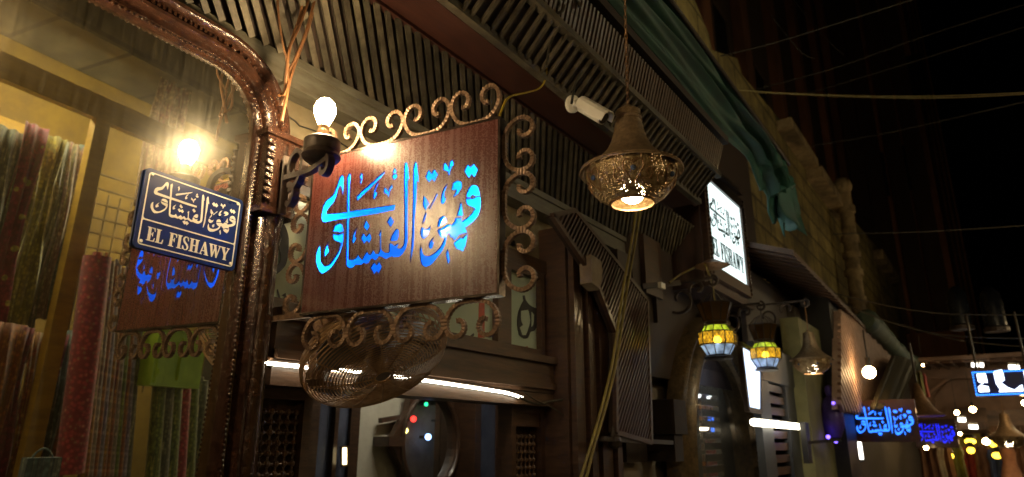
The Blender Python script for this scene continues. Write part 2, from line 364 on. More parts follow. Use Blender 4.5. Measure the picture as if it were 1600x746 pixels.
BLUEM = mat('blue_enamel', (.008,.028,.135), (.006,.02,.10), rough=.3, scale=6, bump=.03, coat=.35)
BRASS = mat('tarnished_brass', (.36,.21,.10), (.17,.09,.045), rough=.45, metal=.6, scale=48, bump=.55, dist=.002)
COPPER = mat('aged_bronze_lamp', (.36,.25,.145), (.19,.13,.075), rough=.5, metal=.4, scale=60, bump=.35, dist=.002)
GREENC = mat('green_tarpaulin', (.012,.074,.052), (.005,.036,.026), rough=.6, scale=6, bump=.3)
BLACKP = mat('black_paint', (.012,.011,.010), (.007,.006,.006), rough=.5, scale=30, bump=.1)
REDP = mat('red_paint', (.42,.07,.03), (.25,.04,.02), rough=.5, scale=30, bump=.1)
CABLEB = mat('brown_cable', (.22,.10,.035), (.1,.045,.02), rough=.5, scale=50, bump=.1)
CABLEY = mat('yellow_hose', (.30,.24,.05), (.14,.10,.03), rough=.5, scale=14, bump=.3)
CABLEK = mat('black_wire', (.05,.043,.03), (.03,.026,.02), rough=.5, scale=50, bump=0)
LEDW = emit('led_tube_light', (1,.9,.68), 21.)
BULBW = emit('warm_bulb_light', (1,.72,.38), 400.)
FARB = emit('far_bulb_light', (1,.62,.27), 60.)
PANEG = transl('milky_transom_glass', (.50,.56,.44), .08, .55)
LATT = mat('turned_wood', (.10,.05,.025), (.05,.025,.012), rough=.4, scale=30, bump=.2, coat=.3)

# ------------------------------------------------------------------ ground
g = MB().box((-60,-60,-.3), (120,60,0)); tag(obj('alley_ground', g, PAVE), kind='structure')

# ------------------------------------------------------------------ cafe facade around the mirror and the opening
WY = 1.62
cf = thing('cafe_front', 'dark wood and plaster cafe front behind the hanging sign, with transom and pilaster', 'cafe front', (1.9, WY, 0))
pw = MB()
pw.box((-2.5, WY+.03, 0), (1.125, 1.95, 2.72))
pw.box((1.126, WY+.02, 2.37), (4.2, 1.95, 2.76))
pw.box((3.06, WY+.012, 0), (4.2, 1.95, 2.37))
obj('plaster_wall', pw, PLAST, cf)
ck = MB()
ck.sweep([onY(x, y, WY+.018) for x, y in ((447,180),(462,190),(468,197),(487,203),(520,216),(545,232),(570,246),(590,258))], [(-.0022,-.001),(.0022,-.001),(.0022,.001),(-.0022,.001)], up=(0,-1,0))
ck.box((1.16, WY+.006, 2.43), (2.4, WY+.019, 2.452))
obj('crack', ck, BLACKP, cf)
# header boards
hb = MB(); hb.box((1.10, 1.565, 2.612), (4.1, 1.645, 2.705)); hb.box((1.10, 1.555, 2.68), (4.1, 1.57, 2.708)); hb.box((-2.5, 1.575, 2.622), (1.10, 1.645, 2.712))
obj('cornice_board', hb, BOARD, cf)
bm_ = MB()
bm_.box((1.16, 1.57, 1.80), (2.62, 1.72, 1.935)); bm_.box((1.16, 1.55, 1.925), (2.62, 1.60, 1.955)); bm_.box((1.16, 1.555, 1.815), (2.62, 1.58, 1.84))
bm_.box((1.16, 1.575, 1.745), (2.62, 1.70, 1.797))
bm_.box((1.16, 1.60, 2.34), (2.62, 1.70, 2.40))
obj('transom_beam', bm_, WOODX, cf)
tw = MB()
def frame_rect(mb, x0, x1, z0, z1, y0, y1, wd):
    mb.box((x0, y0, z0), (x0+wd, y1, z1)); mb.box((x1-wd, y0, z0), (x1, y1, z1)); mb.box((x0+wd, y0, z0), (x1-wd, y1, z0+wd)); mb.box((x0+wd, y0, z1-wd), (x1-wd, y1, z1))
frame_rect(tw, 1.128, 2.60, 1.957, 2.338, 1.60, 1.66, .03)
tw.box((2.235, 1.598, 1.987), (2.33, 1.655, 2.308)); tw.box((1.70, 1.598, 1.987), (1.76, 1.655, 2.308))
twf = obj('transom_window', tw, WOOD, cf)
pn = MB()
pn.box((1.158, 1.628, 1.987), (1.70, 1.634, 2.308)); pn.box((1.76, 1.628, 1.987), (2.235, 1.634, 2.308)); pn.box((2.33, 1.628, 1.987), (2.57, 1.634, 2.308))
obj('pane', pn, PANEG, twf)
def paint(name, polys, y, m, par):
    """silhouettes painted on the transom: pixel outlines -> plate on the glass"""
    out = []
    for p in polys:
        q = [onY(px, py, y) for px, py in p]; out.append([(a.x, a.z) for a in q])
    flat(name, [soft(o, 3) for o in out], (0, y, 0), (1,0,0), (0,0,1), .002, m, par)
paint('painted_teapot', [[(421,337),(427,326),(436,324),(438,331),(447,345),(438,342),(446,355),(451,372),(450,395),(447,412),(440,422),(430,430),(421,432),(421,425),(432,416),(438,404),(436,390),(434,372),(430,352),(421,345)]], 1.626, BLACKP, twf)
paint('painted_coffee_pot', [[(812,482),(818,470),(817,462),(820,462),(822,470),(829,478),(838,482),(840,500),(836,516),(829,519),(825,528),(818,529),(811,524),(808,508),(809,492)],
                     [(814,486),(826,484),(829,500),(826,514),(822,524),(816,524),(812,512),(817,508),(814,500)], [(830,486),(835,492),(834,506),(830,512)]], 1.626, BLACKP, twf)
paint('painted_flame', [[(820,552),(818,558),(822,564),(829,562),(830,552),(826,556),(823,556)], [(822,542),(824,541),(825,547),(823,548)]], 1.626, REDP, twf)
paint('painted_water_pipe', [[(749,455),(757,455),(757,528),(747,528)]], 1.626, REDP, twf)
paint('painted_script', [[(714,532),(722,526),(726,529),(720,533),(728,534),(722,538),(716,536)], [(724,524),(726,520),(727,530),(724,531)], [(732,527),(740,521),(741,524),(735,530)], [(730,540),(732,537),(733,540),(731,542)],
                         ], 1.626, BLACKP, twf)
for q_ in ([(424,454),(428,470),(426,471),(422,455)], [(434,452),(439,470),(437,471),(433,456)], [(440,462),(446,458),(447,466),(442,471),(441,468),(445,464)], [(452,468),(462,462),(463,464),(454,471)]): paint('painted_stroke', [q_], 1.626, BLACKP, twf)
pl = MB()
pl.box((2.62, 1.50, 0), (3.06, 1.72, 2.56))
for x0, x1, d in ((2.64,2.70,.03),(2.72,2.735,.02),(2.76,2.80,.035),(2.83,2.845,.02),(2.87,2.97,.03),(2.99,3.04,.045)): pl.box((x0, 1.50-d, .02), (x1, 1.497, 2.50))
obj('pilaster', pl, WOOD, cf)
# mashrabiya screens of turned beads
def lattice(x0, x1, z0, z1, y, p):
    mb = MB(); nx = int((x1-x0)/p); nz = int((z1-z0)/p)
    for i in range(nx+1):
        for k in range(nz+1):
            c = (x0+i*p, y, z0+k*p); mb.ball(c, p*.33, 8, 5)
            if i < nx: mb.cyl(c, (c[0]+p, y, c[2]), p*.12, 5)
            if k < nz: mb.cyl(c, (c[0], y, c[2]+p), p*.12, 5)
    return mb
sc = thing('mashrabiya_screen', 'turned bead lattice screen in dark frame beside the big mirror', 'wood screen', (1.25, 1.66, 0), 'turned wood screens of the cafe front')
obj('lattice', lattice(1.19, 1.34, 1.40, 1.70, 1.67, .028), LATT, sc)
f = MB(); frame_rect(f, 1.16, 1.37, 1.0, 1.745, 1.65, 1.70, .03); f.box((1.18, 1.695, 1.0), (1.36, 1.70, 1.74)); f.box((1.19,1.66,1.02),(1.34,1.69,1.38)); obj('frame', f, WOOD, sc)
sc = thing('mashrabiya_screen', 'turned bead lattice panel in dark frame beside the cafe pilaster', 'wood screen', (2.5, 1.66, 0), 'turned wood screens of the cafe front')
obj('lattice', lattice(2.40, 2.585, 1.34, 1.64, 1.64, .031), LATT, sc)
f = MB(); frame_rect(f, 2.365, 2.62, 1.0, 1.745, 1.62, 1.69, .03); f.box((2.39, 1.685, 1.0), (2.60, 1.69, 1.74)); f.box((2.40,1.63,1.66),(2.585,1.68,1.715)); f.box((2.40,1.63,1.03),(2.585,1.68,1.3)); obj('frame', f, WOOD, sc)

# LED tube along the beam
lt = thing('led_tube', 'long white LED tube glowing under the transom beam of the cafe', 'LED tube', onY(600, 600, 1.55))
pts = [onY(x, y, 1.555) for x, y in ((400,566),(470,573),(540,580),(620,589),(700,600),(760,609),(795,615),(816,622))]
obj('tube', MB().tube(catmull(pts, 4), .0052, 8), LEDW, lt, True)
obj('clip', MB().sweep([p+V((0,.012,.004)) for p in pts], [(-.008,-.004),(.008,-.004),(.008,.004),(-.008,.004)], up=(0,1,0)), DIRON, lt)
cb = MB().tube(catmull([onY(x, y, 1.53) for x, y in ((812,621),(830,629),(845,631),(858,628),(880,625),(905,624),(940,628))], 4), .005, 6)
cb.tube(catmull([onY(x, y, 1.525) for x, y in ((818,612),(838,626),(856,634),(876,646),(900,664),(915,676))], 4), .003, 6)
tag(obj('power_cable', cb, CABLEK), 'loose dark cable running from the tube end to the pilaster', 'cable')

# ------------------------------------------------------------------ room behind the opening
rm = MB(); rm.box((1.0, 3.35, 0), (7.0, 3.5, 2.75)); rm.box((1.0,1.95,0),(1.12,3.35,2.75)); rm.box((6.9,1.95,0),(7.0,3.35,2.75))
tag(obj('interior_wall', rm, mat('cream_wall', (.60,.57,.46), (.46,.43,.34), rough=.8, scale=5, bump=.15)), kind='structure')
tag(obj('interior_ceiling', MB().box((1.0,1.95,2.755), (7.0,3.5,2.83)), BEAMM), kind='structure')
lamp = thing('added_ceiling_tube', 'unseen tube lamp added on the ceiling to light the cafe room', 'added lamp', (3.3, 2.6, 2.72))  # unseen tube added to brighten the room behind the opening
obj('tube', MB().cyl((2.9,2.6,2.66), (3.7,2.6,2.66), .014, 10), emit('room_fill_light', (1,.92,.74), 105.), lamp)
obj('housing', MB().box((2.85,2.57,2.69), (3.75,2.63,2.75)), WHITEM, lamp)
GLASSB = mirror_mat('old_mirror_glass', (.72,.76,.8), .03, .05)
om = thing('octagonal_mirror', 'oval mirror in dark pointed octagonal wood frame on the cafe wall', 'mirror', (3.4, 3.3, 1.2))
c0 = onY(666, 690, 3.3); hw = onY(625, 690, 3.3); rw = (onY(706, 690, 3.3)-hw).length/2
def loopxz(c, poly, y): return [V((c.x+a, y, c.z+b)) for a, b in poly]
outer = [(-.40,0),(-.25,.20),(-.20,.40),(.20,.40),(.25,.20),(.40,0),(.25,-.2),(.2,-.45),(-.2,-.45),(-.25,-.2)]
ell = [(rw*cos(2*pi*i/36), .31*sin(2*pi*i/36)-.0) for i in range(36)]
flat('frame', [outer, ell], (c0.x, 3.28, c0.z), (1,0,0), (0,0,1), .05, WOOD, om)
obj('oval_moulding', MB().tube([V((c0.x+a*1.08, 3.25, c0.z+b*1.06)) for a, b in ell], .018, 8, closed=True), WOOD, om, True)
obj('mirror_glass', MB().prism([(a*1.02, b*1.02) for a, b in ell], (c0.x, 3.295, c0.z), (1,0,0), (0,0,1), .004), GLASSB, om)
sb = MB(); sb.box((c0.x-.47, 3.2, c0.z-.03), (c0.x-.33, 3.34, c0.z+.03)); sb.bar((c0.x-.46,3.3,c0.z+.13), (c0.x-.25,3.3,c0.z+.16), .03,.03); obj('side_bracket', MB().bar((c0.x+.25,3.3,c0.z+.13), (c0.x+.47,3.3,c0.z+.14), .03,.03), WOOD, om)
obj('side_bracket', sb, WOOD, om)
BLG = mat('blue_grey_door_glass', (.10,.12,.19), (.055,.065,.11), rough=.18, scale=5, bump=.05, coat=.5)
def cupboard(px0, px1, label, y=3.1):
    a = onY(px0, 700, y).x; b = onY(px1, 700, y).x
    t = thing('tall_cupboard', label, 'cupboard', ((a+b)/2, y, 0), 'tall cupboards inside the cafe room')
    m = MB(); frame_rect(m, a, b, .05, 2.05, y, y+.05, .07); m.box((a+.005, y+.052, .05), (b-.005, 3.34, 2.045)); m.box((a-.04, y-.04, 2.05), (b+.04, 3.34, 2.12)); m.box(((a+b)/2-.014, y-.012, .12), ((a+b)/2+.014, y+.04, 1.98))
    obj('carcass', m, WOOD, t)
    m = MB(); m.box((a+.07, y+.02, .12), (b-.07, y+.03, 1.98)); obj('door_glass', m, BLG, t)
cupboard(480, 560, 'tall dark cupboard with blue grey glass doors behind the fan cage')
cupboard(742, 812, 'tall dark cupboard with blue grey glass doors beside the octagonal mirror')
wl_ = thing('wall_light', 'small glowing tube light on the cupboard behind the fan cage', 'wall light', onY(538, 713, 3.05))
obj('tube', MB().tube([onY(538.5, y, 3.05) for y in (700, 713, 726)], .012, 8), emit('small_tube_light', (1,.8,.4), 5), wl_)
obj('holder', MB().bar(onY(538.5, 697, 3.07), onY(538.5, 729, 3.07), .045, .02, (0,1,0)), WOOD, wl_)
for px, py, c, s_, r_, nm in ((645,655,(1,.03,.02),6,.028,'red'),(665,632,(.03,1,.3),4,.018,'green'),(686,657,(.75,.9,1),8,.02,'white'),(632,673,(1,.8,.2),9,.028,'yellow'),(668,683,(.3,.5,1),9,.03,'blue')):
    p = onY(px, py, 2*3.295-2.06); p = V((p.x, 2.06, p.z))  # bulbs added inside the room to make coloured glints in the oval mirror
    t = thing('glint_bulb', 'small %s bulb added on the inner wall to make a glint in the oval mirror' % nm, 'added bulb', p, 'bulbs added for glints in the oval mirror')
    obj('bulb', MB().ball(p, r_, 12, 8), emit('%s_glint_bulb' % nm, c, s_), t, True); obj('socket', MB().cyl(p-V((0,.02,0)), p-V((0,.10,0)), r_*.5, 8), BLACKP, t)

# ------------------------------------------------------------------ slatted eaves
X0, X1 = -1.2, 4.05
ev = thing('slatted_canopy', 'long weathered canopy of diagonal grey slats over the cafe front', 'canopy', (1.4, 1.3, 2.9))
def slats(mb, a, b, x0, x1, pitch, wd, th, shift, out, jitter=0.):
    """bars from inner line a=(y,z) to outer line b, outer ends shifted by `shift` along x; `out` raises them off the backing"""
    a3 = V((0, *a)); b3 = V((0, *b)); dn = (b3-a3); nrm = V((0, -dn.z, dn.y)).normalized()
    if nrm.z > 0 and nrm.y > 0: nrm = -nrm
    if nrm.z > 0: nrm = -nrm
    x = x0
    while x < x1:
        j = random.uniform(-jitter, jitter)
        p = a3 + V((x+j, 0, 0)) + nrm*out*random.uniform(.85, 1.15); q = b3 + V((x+shift+j*.5+random.uniform(-jitter,jitter), 0, 0)) + nrm*out*random.uniform(.85, 1.15)
        d = (q-p).normalized(); side = d.cross(nrm).normalized()
        ww = wd*random.uniform(.88, 1.1)
        mb.obox((p+q)/2, (q-p)/2, side*ww/2, nrm*th/2)
        x += pitch
    return mb
def sheet(mb, a, b, x0, x1, off, th, shift=0):
    a3 = V((0, *a)); b3 = V((0, *b)); dn = (b3-a3); nrm = V((0, -dn.z, dn.y)).normalized()
    if nrm.z > 0: nrm = -nrm
    c = [V((x0,0,0))+a3, V((x1,0,0))+a3, V((x1,0,0))+b3, V((x0,0,0))+b3]
    mb.hexa([v+nrm*(off-th) for v in c] + [v+nrm*off for v in c]); return mb
A, B = (1.575, 2.712), (1.381, 2.914)
obj('lower_slat_panel', slats(MB(), A, B, X0+.3, X1+.28, .047, .0175, .012, -.285, .010, .0025), SLAT, ev)
obj('lower_backing', sheet(MB(), A, B, X0, X1, -.022, .015), SLATB, ev)
bmb = MB(); bmb.box((X0, 1.222, 2.916), (3.66, 1.381, 3.0)); bmb.box((X0, 1.365, 2.902), (3.67, 1.39, 2.915)); bmb.box((X0, 1.214, 2.905), (3.67, 1.235, 2.915))
obj('eave_beam', bmb, BEAMM, ev)
B2, C2 = (1.205, 2.925), (1.078, 3.058)
obj('upper_slat_panel', slats(MB(), B2, C2, X0, 3.6, .052, .013, .014, 0, .012, .005), SLAT, ev)
obj('upper_backing', sheet(MB(), B2, C2, X0, 3.64, -.014, .012), SLATB, ev)
eb = MB()
for (y, z) in (B2, C2): eb.box((X0, y-.02, z-.018), (3.66, y+.012, z+.012))
obj('edge_board', eb, SLAT, ev)
D2 = (1.02, 3.206)
obj('outer_slat_panel', slats(MB(), C2, D2, X0, 3.62, .028, .016, .008, -.03, .004, .001), WOODX, ev)
obj('outer_backing', sheet(MB(), C2, D2, X0, 3.64, -.014, .012), SLATB, ev)
rf = MB(); rf.hexa([(X0,1.62,3.25),(3.66,1.62,3.25),(3.66,1.0,3.235),(X0,1.0,3.235),(X0,1.62,3.29),(3.66,1.62,3.29),(3.66,1.0,3.275),(X0,1.0,3.275)])
obj('roof_deck', rf, SLATB, ev)
# hanging slatted side panel at the end of the bay
hp = thing('slatted_side_panel', 'bent hanging board of fine diagonal slats between the pilaster and lantern bay', 'slatted panel', (3.15, 1.46, 1.6))
HY = 1.43
poly = [(a.x, a.z) for a in (onY(x, y, HY) for x, y in ((858,338),(892,330),(1006,470),(1012,692),(957,676),(957,520),(922,432)))]
obj('backing', MB().prism(poly, (0, HY+.02, 0), (1,0,0), (0,0,1), .03), SLATB, hp)
def clip(poly, p, d):
    ts = []; n = len(poly)
    for i in range(n):
        a = poly[i]; b = poly[(i+1) % n]; ex, ez = b[0]-a[0], b[1]-a[1]; den = d[0]*ez-d[1]*ex
        if abs(den) < 1e-9: continue
        t = ((a[0]-p[0])*ez-(a[1]-p[1])*ex)/den; u = ((a[0]-p[0])*d[1]-(a[1]-p[1])*d[0])/den
        if 0 <= u < 1: ts.append(t)
    ts.sort(); return list(zip(ts[::2], ts[1::2]))
def diag_slats(mb, poly, y, pitch, wd, th, d):
    nx, nz = -d[1], d[0]; pr = [a*nx+b*nz for a, b in poly]; s = min(pr)
    while s < max(pr):
        p = (nx*s, nz*s)
        for t0, t1 in clip(poly, p, d):
            if t1-t0 > .02: mb.bar((p[0]+d[0]*t0, y, p[1]+d[1]*t0), (p[0]+d[0]*t1, y, p[1]+d[1]*t1), wd, th, (0,1,0))
        s += pitch
    return mb
obj('slat', diag_slats(MB(), poly, HY-.019, .024, .011, .008, (.62,.78)), BEAMM, hp)
e = MB(); k = len(poly)
for i in range(k): e.bar((poly[i][0], HY-.016, poly[i][1]), (poly[(i+1)%k][0], HY-.016, poly[(i+1)%k][1]), .022, .02, (0,1,0))
obj('edge_strip', e, WOOD, hp)

# wall between the pilaster and the arch mirror
wp = thing('panelled_wall', 'dark brown panelled wall section behind the lantern brackets, with dark sheet for awning shadow above', 'wall panelling', (3.7, 1.55, 0))
m = MB(); m.box((3.42, 1.53, 1.95), (6.3, 1.60, 3.2)); m.box((3.0, 1.63, 3.3), (6.6, 1.655, 4.6)); m.box((3.25,1.535,1.5),(3.5,1.6,2.6))  # upper sheet is dark colour standing in for the shadow under the awning
obj('board', m, mat('brown_board', (.042,.023,.015), (.02,.011,.007), rough=.6, scale=6, stretch=(6,6,.7), bump=.3), wp)
m = MB(); a = onY(1005, 365, 1.5); b = onY(1040, 445, 1.5); m.box((a.x, 1.5, b.z-.1), (b.x-.05, 1.528, a.z)); obj('plank', m, WOOD, wp)
lw = MB(); lw.box((4.2, 1.61, 0), (6.3, 1.95, 1.95)); lw.box((3.08,1.605,.0),(4.2,1.63,1.9)); obj('plaster_wall', lw, mat('dim_plaster', (.30,.25,.19), (.17,.13,.10), rough=.85, scale=5, bump=.3), wp)

# ------------------------------------------------------------------ upper walls and towers
pts = [onY(x, y, 1.66) for x, y in ((1085,0),(1108,55),(1112,78),(1152,92),(1160,118),(1268,245),(1300,290),(1322,330),(1392,412),(1415,470))]
poly = [(-3, 6.2)] + [(p.x, p.z) for p in pts] + [(24, 4.8), (24, 2.9), (-3, 2.9)]
uw = thing('upper_wall', 'ochre plastered upper wall with stepped broken top above the green awning', 'wall', (6, 1.8, 2.9))
obj('wall_body', MB().prism(poly, (0, 1.96, 0), (1,0,0), (0,0,1), .3), STONE, uw)
def ledge(px0, py0, px1, py1, h, dpt):
    a = onY(px0, py0, 1.6); b = onY(px1, py1, 1.6); m = MB()
    z = (a.z+b.z)/2; m.box((a.x, 1.655-dpt, z), (b.x, 1.657, z+h)); return m
for q in ((1222,205,1265,262,.13,.18),(1269,290,1312,335,.16,.22),(1371,412,1396,440,.22,.2)): obj('stone_ledge', ledge(*q), LEDGE, uw)
DB2 = mat('grey_brown_render', (.10,.06,.032), (.045,.026,.015), rough=.9, scale=.9, stretch=(1,1,.2), bump=.4, dist=.03)
# nearer dark house behind the ochre wall, then a far tall house
t = thing('dark_house', 'dark unlit brown house rising behind the ochre wall', 'house', (13, 4, 0))
m = MB(); m.box((7.2, 2.6, 0), (21, 8, 15)); obj('wall', m, DB2, t)
m = MB()
for x in (8.2, 10.4, 12.9, 15.6, 18.6): m.box((x, 2.42, 4), (x+.42, 2.597, 14.8))
obj('pier', m, DARKB, t)
for x in (9.2, 11.5, 14.2, 17.2):
    wdw = obj('window', MB().box((x, 2.585, 6.4), (x+.75, 2.62, 8.2)), BLACKP, t)
    fr = MB(); frame_rect(fr, x-.08, x+.83, 6.32, 8.28, 2.55, 2.584, .08); obj('frame', fr, DB2, wdw)
t = thing('tall_house', 'tall dark reddish house at the end of the alley against black sky', 'house', (26, 3, 0))
def Xc(px, py, X): return onX(px, py, X)
yR = onX(1490, 300, 26).y
m = MB(); m.box((22, yR+.4, 0), (40, 9, 24)); m.box((26, yR, 0), (40, yR+.4, 22)); obj('wall', m, DARKB, t)
m = MB()
for px in (1345, 1372, 1408, 1440): y = onX(px, 300, 21.9).y; m.box((21.8, y-.22, 4.5), (21.997, y+.22, 23.5))
for k in range(3): m.box((25.8, yR+.06+k*.13, 4), (25.997, yR+.12+k*.13, 21))
obj('pier', m, DB2, t)
for px, py in ((1365,275),(1425,260),(1425,120)):
    c = onX(px, py, 21.95); wdw = obj('window', MB().box((21.95, c.y-.35, c.z-.7), (22.02, c.y+.35, c.z+.7)), BLACKP, t)
pp = thing('drain_pipe', 'jointed ochre drain pipe standing on the wall above the far shop roofs', 'pipe', onY(1333, 400, 1.5))
cen = catmull([onY(x, y, 1.42) for x, y in ((1316,292),(1324,340),(1331,400),(1340,470),(1352,540))], 5)
obj('pipe', MB().tube(cen, .105, 12), LEDGE, pp, True)
for i in (4, 8, 10, 12, 15): obj('collar', MB().tube([cen[i]-V((0,0,.05)), cen[i]+V((0,0,.05))], .135, 12), LEDGE, pp, True)
obj('cap', MB().ball(cen[0], .15), LEDGE, pp, True)

# ------------------------------------------------------------------ opposite side of the alley (seen in the big mirror)
OY = -1.5
OCH = mat('ochre_stall_paint', (.40,.24,.02), (.24,.14,.012), rough=.5, scale=5, stretch=(1,1,3), bump=.2)
oh = thing('opposite_house', 'long dim house front across the alley behind the fabric stall', 'house', (8, -3, 0))
m = MB(); m.box((-6, -6, 4.4), (26, OY-.4, 9)); m.box((4.4,-6,3.0),(26,OY-.4,4.396)); m.box((-6,-6,3.0),(-.8,OY-.4,4.396)); m.box((4.4, -6, 0), (26, OY-.45, 2.996)); m.box((-6,-6,0),(-.8,OY-.45,2.996)); m.box((-.8,-2.9,0),(4.4,-2.6,4.396))
obj('wall', m, mat('opposite_render', (.13,.11,.06), (.07,.055,.03), rough=.85, scale=2, bump=.3, stain=1.5, blocks=.9), oh)
m = MB(); m.box((4.6, OY-.39, 3.7), (26, OY-.1, 3.76)); obj('eave', m, SLATB, oh)
# ------------------------------------------------------------------ the big mirror
mi = thing('wall_mirror', 'huge dusty mirror in glossy carved brown frame with rounded corner', 'mirror', (.45, 1.6, 1.0))
MGL = mirror_mat('dusty_mirror_glass', (.95,.93,.82), .028, .045)
XL, XR, ZT, ZB = .27, 1.035, 2.575, .55
def onM(x, z): # point on tilted mirror plane
    return V((x, MP.y - ((x-MP.x)*MN.x + (z-MP.z)*MN.z)/MN.y, z))
c = [onM(XL-.03, ZB), onM(XR+.035, ZB), onM(XR+.035, ZT+.025), onM(XL-.03, ZT+.025)]
obj('mirror_glass', MB().hexa([p for p in c]+[p-MN*.004 for p in c]), MGL, mi)
RC = .14
path = []
for z in (.5, .9, 1.3, 1.7, 2.1): path.append((XR, z))
for i in range(13): a = i/12*pi/2; path.append((XR-RC+RC*cos(a), ZT-RC+RC*sin(a)))
for i in range(1, 11): path.append((XR-RC+(XL+RC-XR+RC)*i/11, ZT))
for i in range(13): a = pi/2+i/12*pi/2; path.append((XL+RC+RC*cos(a), ZT-RC+RC*sin(a)))
for z in (2.1, 1.7, 1.3, .9, .5): path.append((XL, z))
def jig(p): return p
P3 = [V((x, MP.y+(x-MP.x)*MN.x/-MN.y, z)) for x, z in path]
prof = [(0,-.03),(0,.022),(.006,.03),(.014,.026),(.020,.012),(.026,.014),(.031,.034),(.040,.046),(.051,.044),(.058,.032),(.062,.024),(.068,.027),(.074,.044),(.082,.052),(.092,.052),(.098,.045),(.102,.034),(.102,-.03)]
fm = MB(); 
def sweep_frame(mb, P, prof):
    n = len(P); vs = []; k = len(prof)
    for i, p in enumerate(P):
        t = (P[min(i+1, n-1)]-P[max(i-1, 0)]).normalized(); nrm = V((0,-1,0)); out = t.cross(nrm)
        out = -out if (p-V((.65,1.57,1.5))).dot(out) < 0 else out
        for a, h in prof: vs.append(p+out*a+nrm*h)
    fs = []
    for i in range(n-1):
        for q in range(k-1): fs.append((i*k+q, i*k+q+1, (i+1)*k+q+1, (i+1)*k+q))
    return mb.add(vs, fs)
# resample the path finely so the carved surface can undulate
dense = []
for i in range(len(P3)-1):
    L = (P3[i+1]-P3[i]).length; k = max(1, int(L/.012))
    dense += [P3[i].lerp(P3[i+1], j/k) for j in range(k)]
dense.append(P3[-1])
sweep_frame(fm, dense, prof)
frame = obj('carved_frame', fm, FRAMEM, mi, True)
bd = MB(); nb = MB(); acc = 0
for i in range(1, len(dense)-1):
    t = (dense[i+1]-dense[i-1]).normalized(); out = t.cross(V((0,-1,0))).normalized()
    if (dense[i]-V((.65,1.57,1.5))).dot(out) < 0: out = -out
    p = dense[i]+out*.0075+V((0,-.031,0)); bd.ball(p, .0052, 6, 4)
    if dense[i].z > 1.4 : nb.obox(dense[i]+out*.063+V((0,-.031,0)), t*.0042, out*.005, V((0,-.006,0)))
obj('bead_trim', bd, FRAMEM, frame, True); obj('notched_trim', nb, FRAMEM, frame)
leaf = MB()
for (x, z, r) in ((.30,2.625,.03),(.36,2.632,.036),(.43,2.636,.04),(.50,2.632,.036),(.56,2.625,.03)):
    for s_ in (-1, 1): leaf.ball((x+s_*.012, 1.513, z), r*.55, 10, 6, (1,.7,.6)); 
    leaf.ball((x, 1.506, z+.008), r*.4, 8, 5, (.8,.8,1))
obj('carved_leaf', leaf, FRAMEM, frame, True)
cp = MB()
cp.box((1.046, 1.535, 2.215), (1.155, 1.62, 2.42)); cp.box((1.036,1.525,2.42),(1.165,1.62,2.438)); cp.box((1.04,1.528,2.195),(1.16,1.62,2.213))
for k in range(9): cp.hexa([(1.04,1.520,2.232+k*.02),(1.056,1.512,2.222+k*.02),(1.06,1.53,2.222+k*.02),(1.044,1.53,2.232+k*.02),(1.04,1.520,2.24+k*.02),(1.056,1.512,2.238+k*.02),(1.06,1.53,2.238+k*.02),(1.044,1.53,2.24+k*.02)])
cp.box((1.062,1.523,2.222),(1.072,1.533,2.41)); cp.box((1.105,1.523,2.222),(1.115,1.533,2.41))
obj('capital', cp, FRAMEM, mi)
sh = MB(); sh.lathe([(.0,.5),(.036,.5),(.036,.6),(.028,.65),(.028,2.1),(.034,2.14),(.028,2.16),(.036,2.195),(0,2.195)], (1.108,1.575,0), 20); obj('colonnette', sh, FRAMEM, mi, True)

# ------------------------------------------------------------------ small blue enamel sign on the mirror
cs = [onP(x, y, MP-MN*-.004, MN) for x, y in ((222,264),(378,310),(366,424),(209,388))]
o_ = onM(cs[3].x, cs[3].z)+MN*.003
sx0, sx1 = (cs[0].x+cs[3].x)/2, (cs[1].x+cs[2].x)/2; sz0, sz1 = (cs[2].z+cs[3].z)/2, (cs[0].z+cs[1].z)/2
SW, SH = sx1-sx0, sz1-sz0
su = (onM(sx1, sz0)-onM(sx0, sz0)).normalized(); sv = (onM(sx0, sz1)-onM(sx0, sz0)).normalized(); so = onM(sx0, sz0); sn = su.cross(sv)
es = thing('enamel_sign', 'small blue enamel plate with white Arabic script and EL FISHAWY on the mirror', 'sign', so)
def rr(x0, y0, x1, y1, r, n=4):
    out = []
    for cx, cy, a in ((x1-r,y0+r,-pi/2),(x1-r,y1-r,0),(x0+r,y1-r,pi/2),(x0+r,y0+r,pi)):
        out += [(cx+r*cos(a+pi/2*i/n), cy+r*sin(a+pi/2*i/n)) for i in range(n+1)]
    return out
flat('plate', [rr(0,0,SW,SH,.012)], so+sn*.006, su, sv, .006, BLUEM, es)
e0 = .009
flat('border', [rr(e0,e0,SW-e0,SH-e0,.008), rr(e0+.0028,e0+.0028,SW-e0-.0028,SH*.36-.0015,.004), rr(e0+.0028,SH*.36+.0015,SW-e0-.0028,SH-e0-.0028,.006)], so+sn*.0098, su, sv, .001, WHITEM, es)
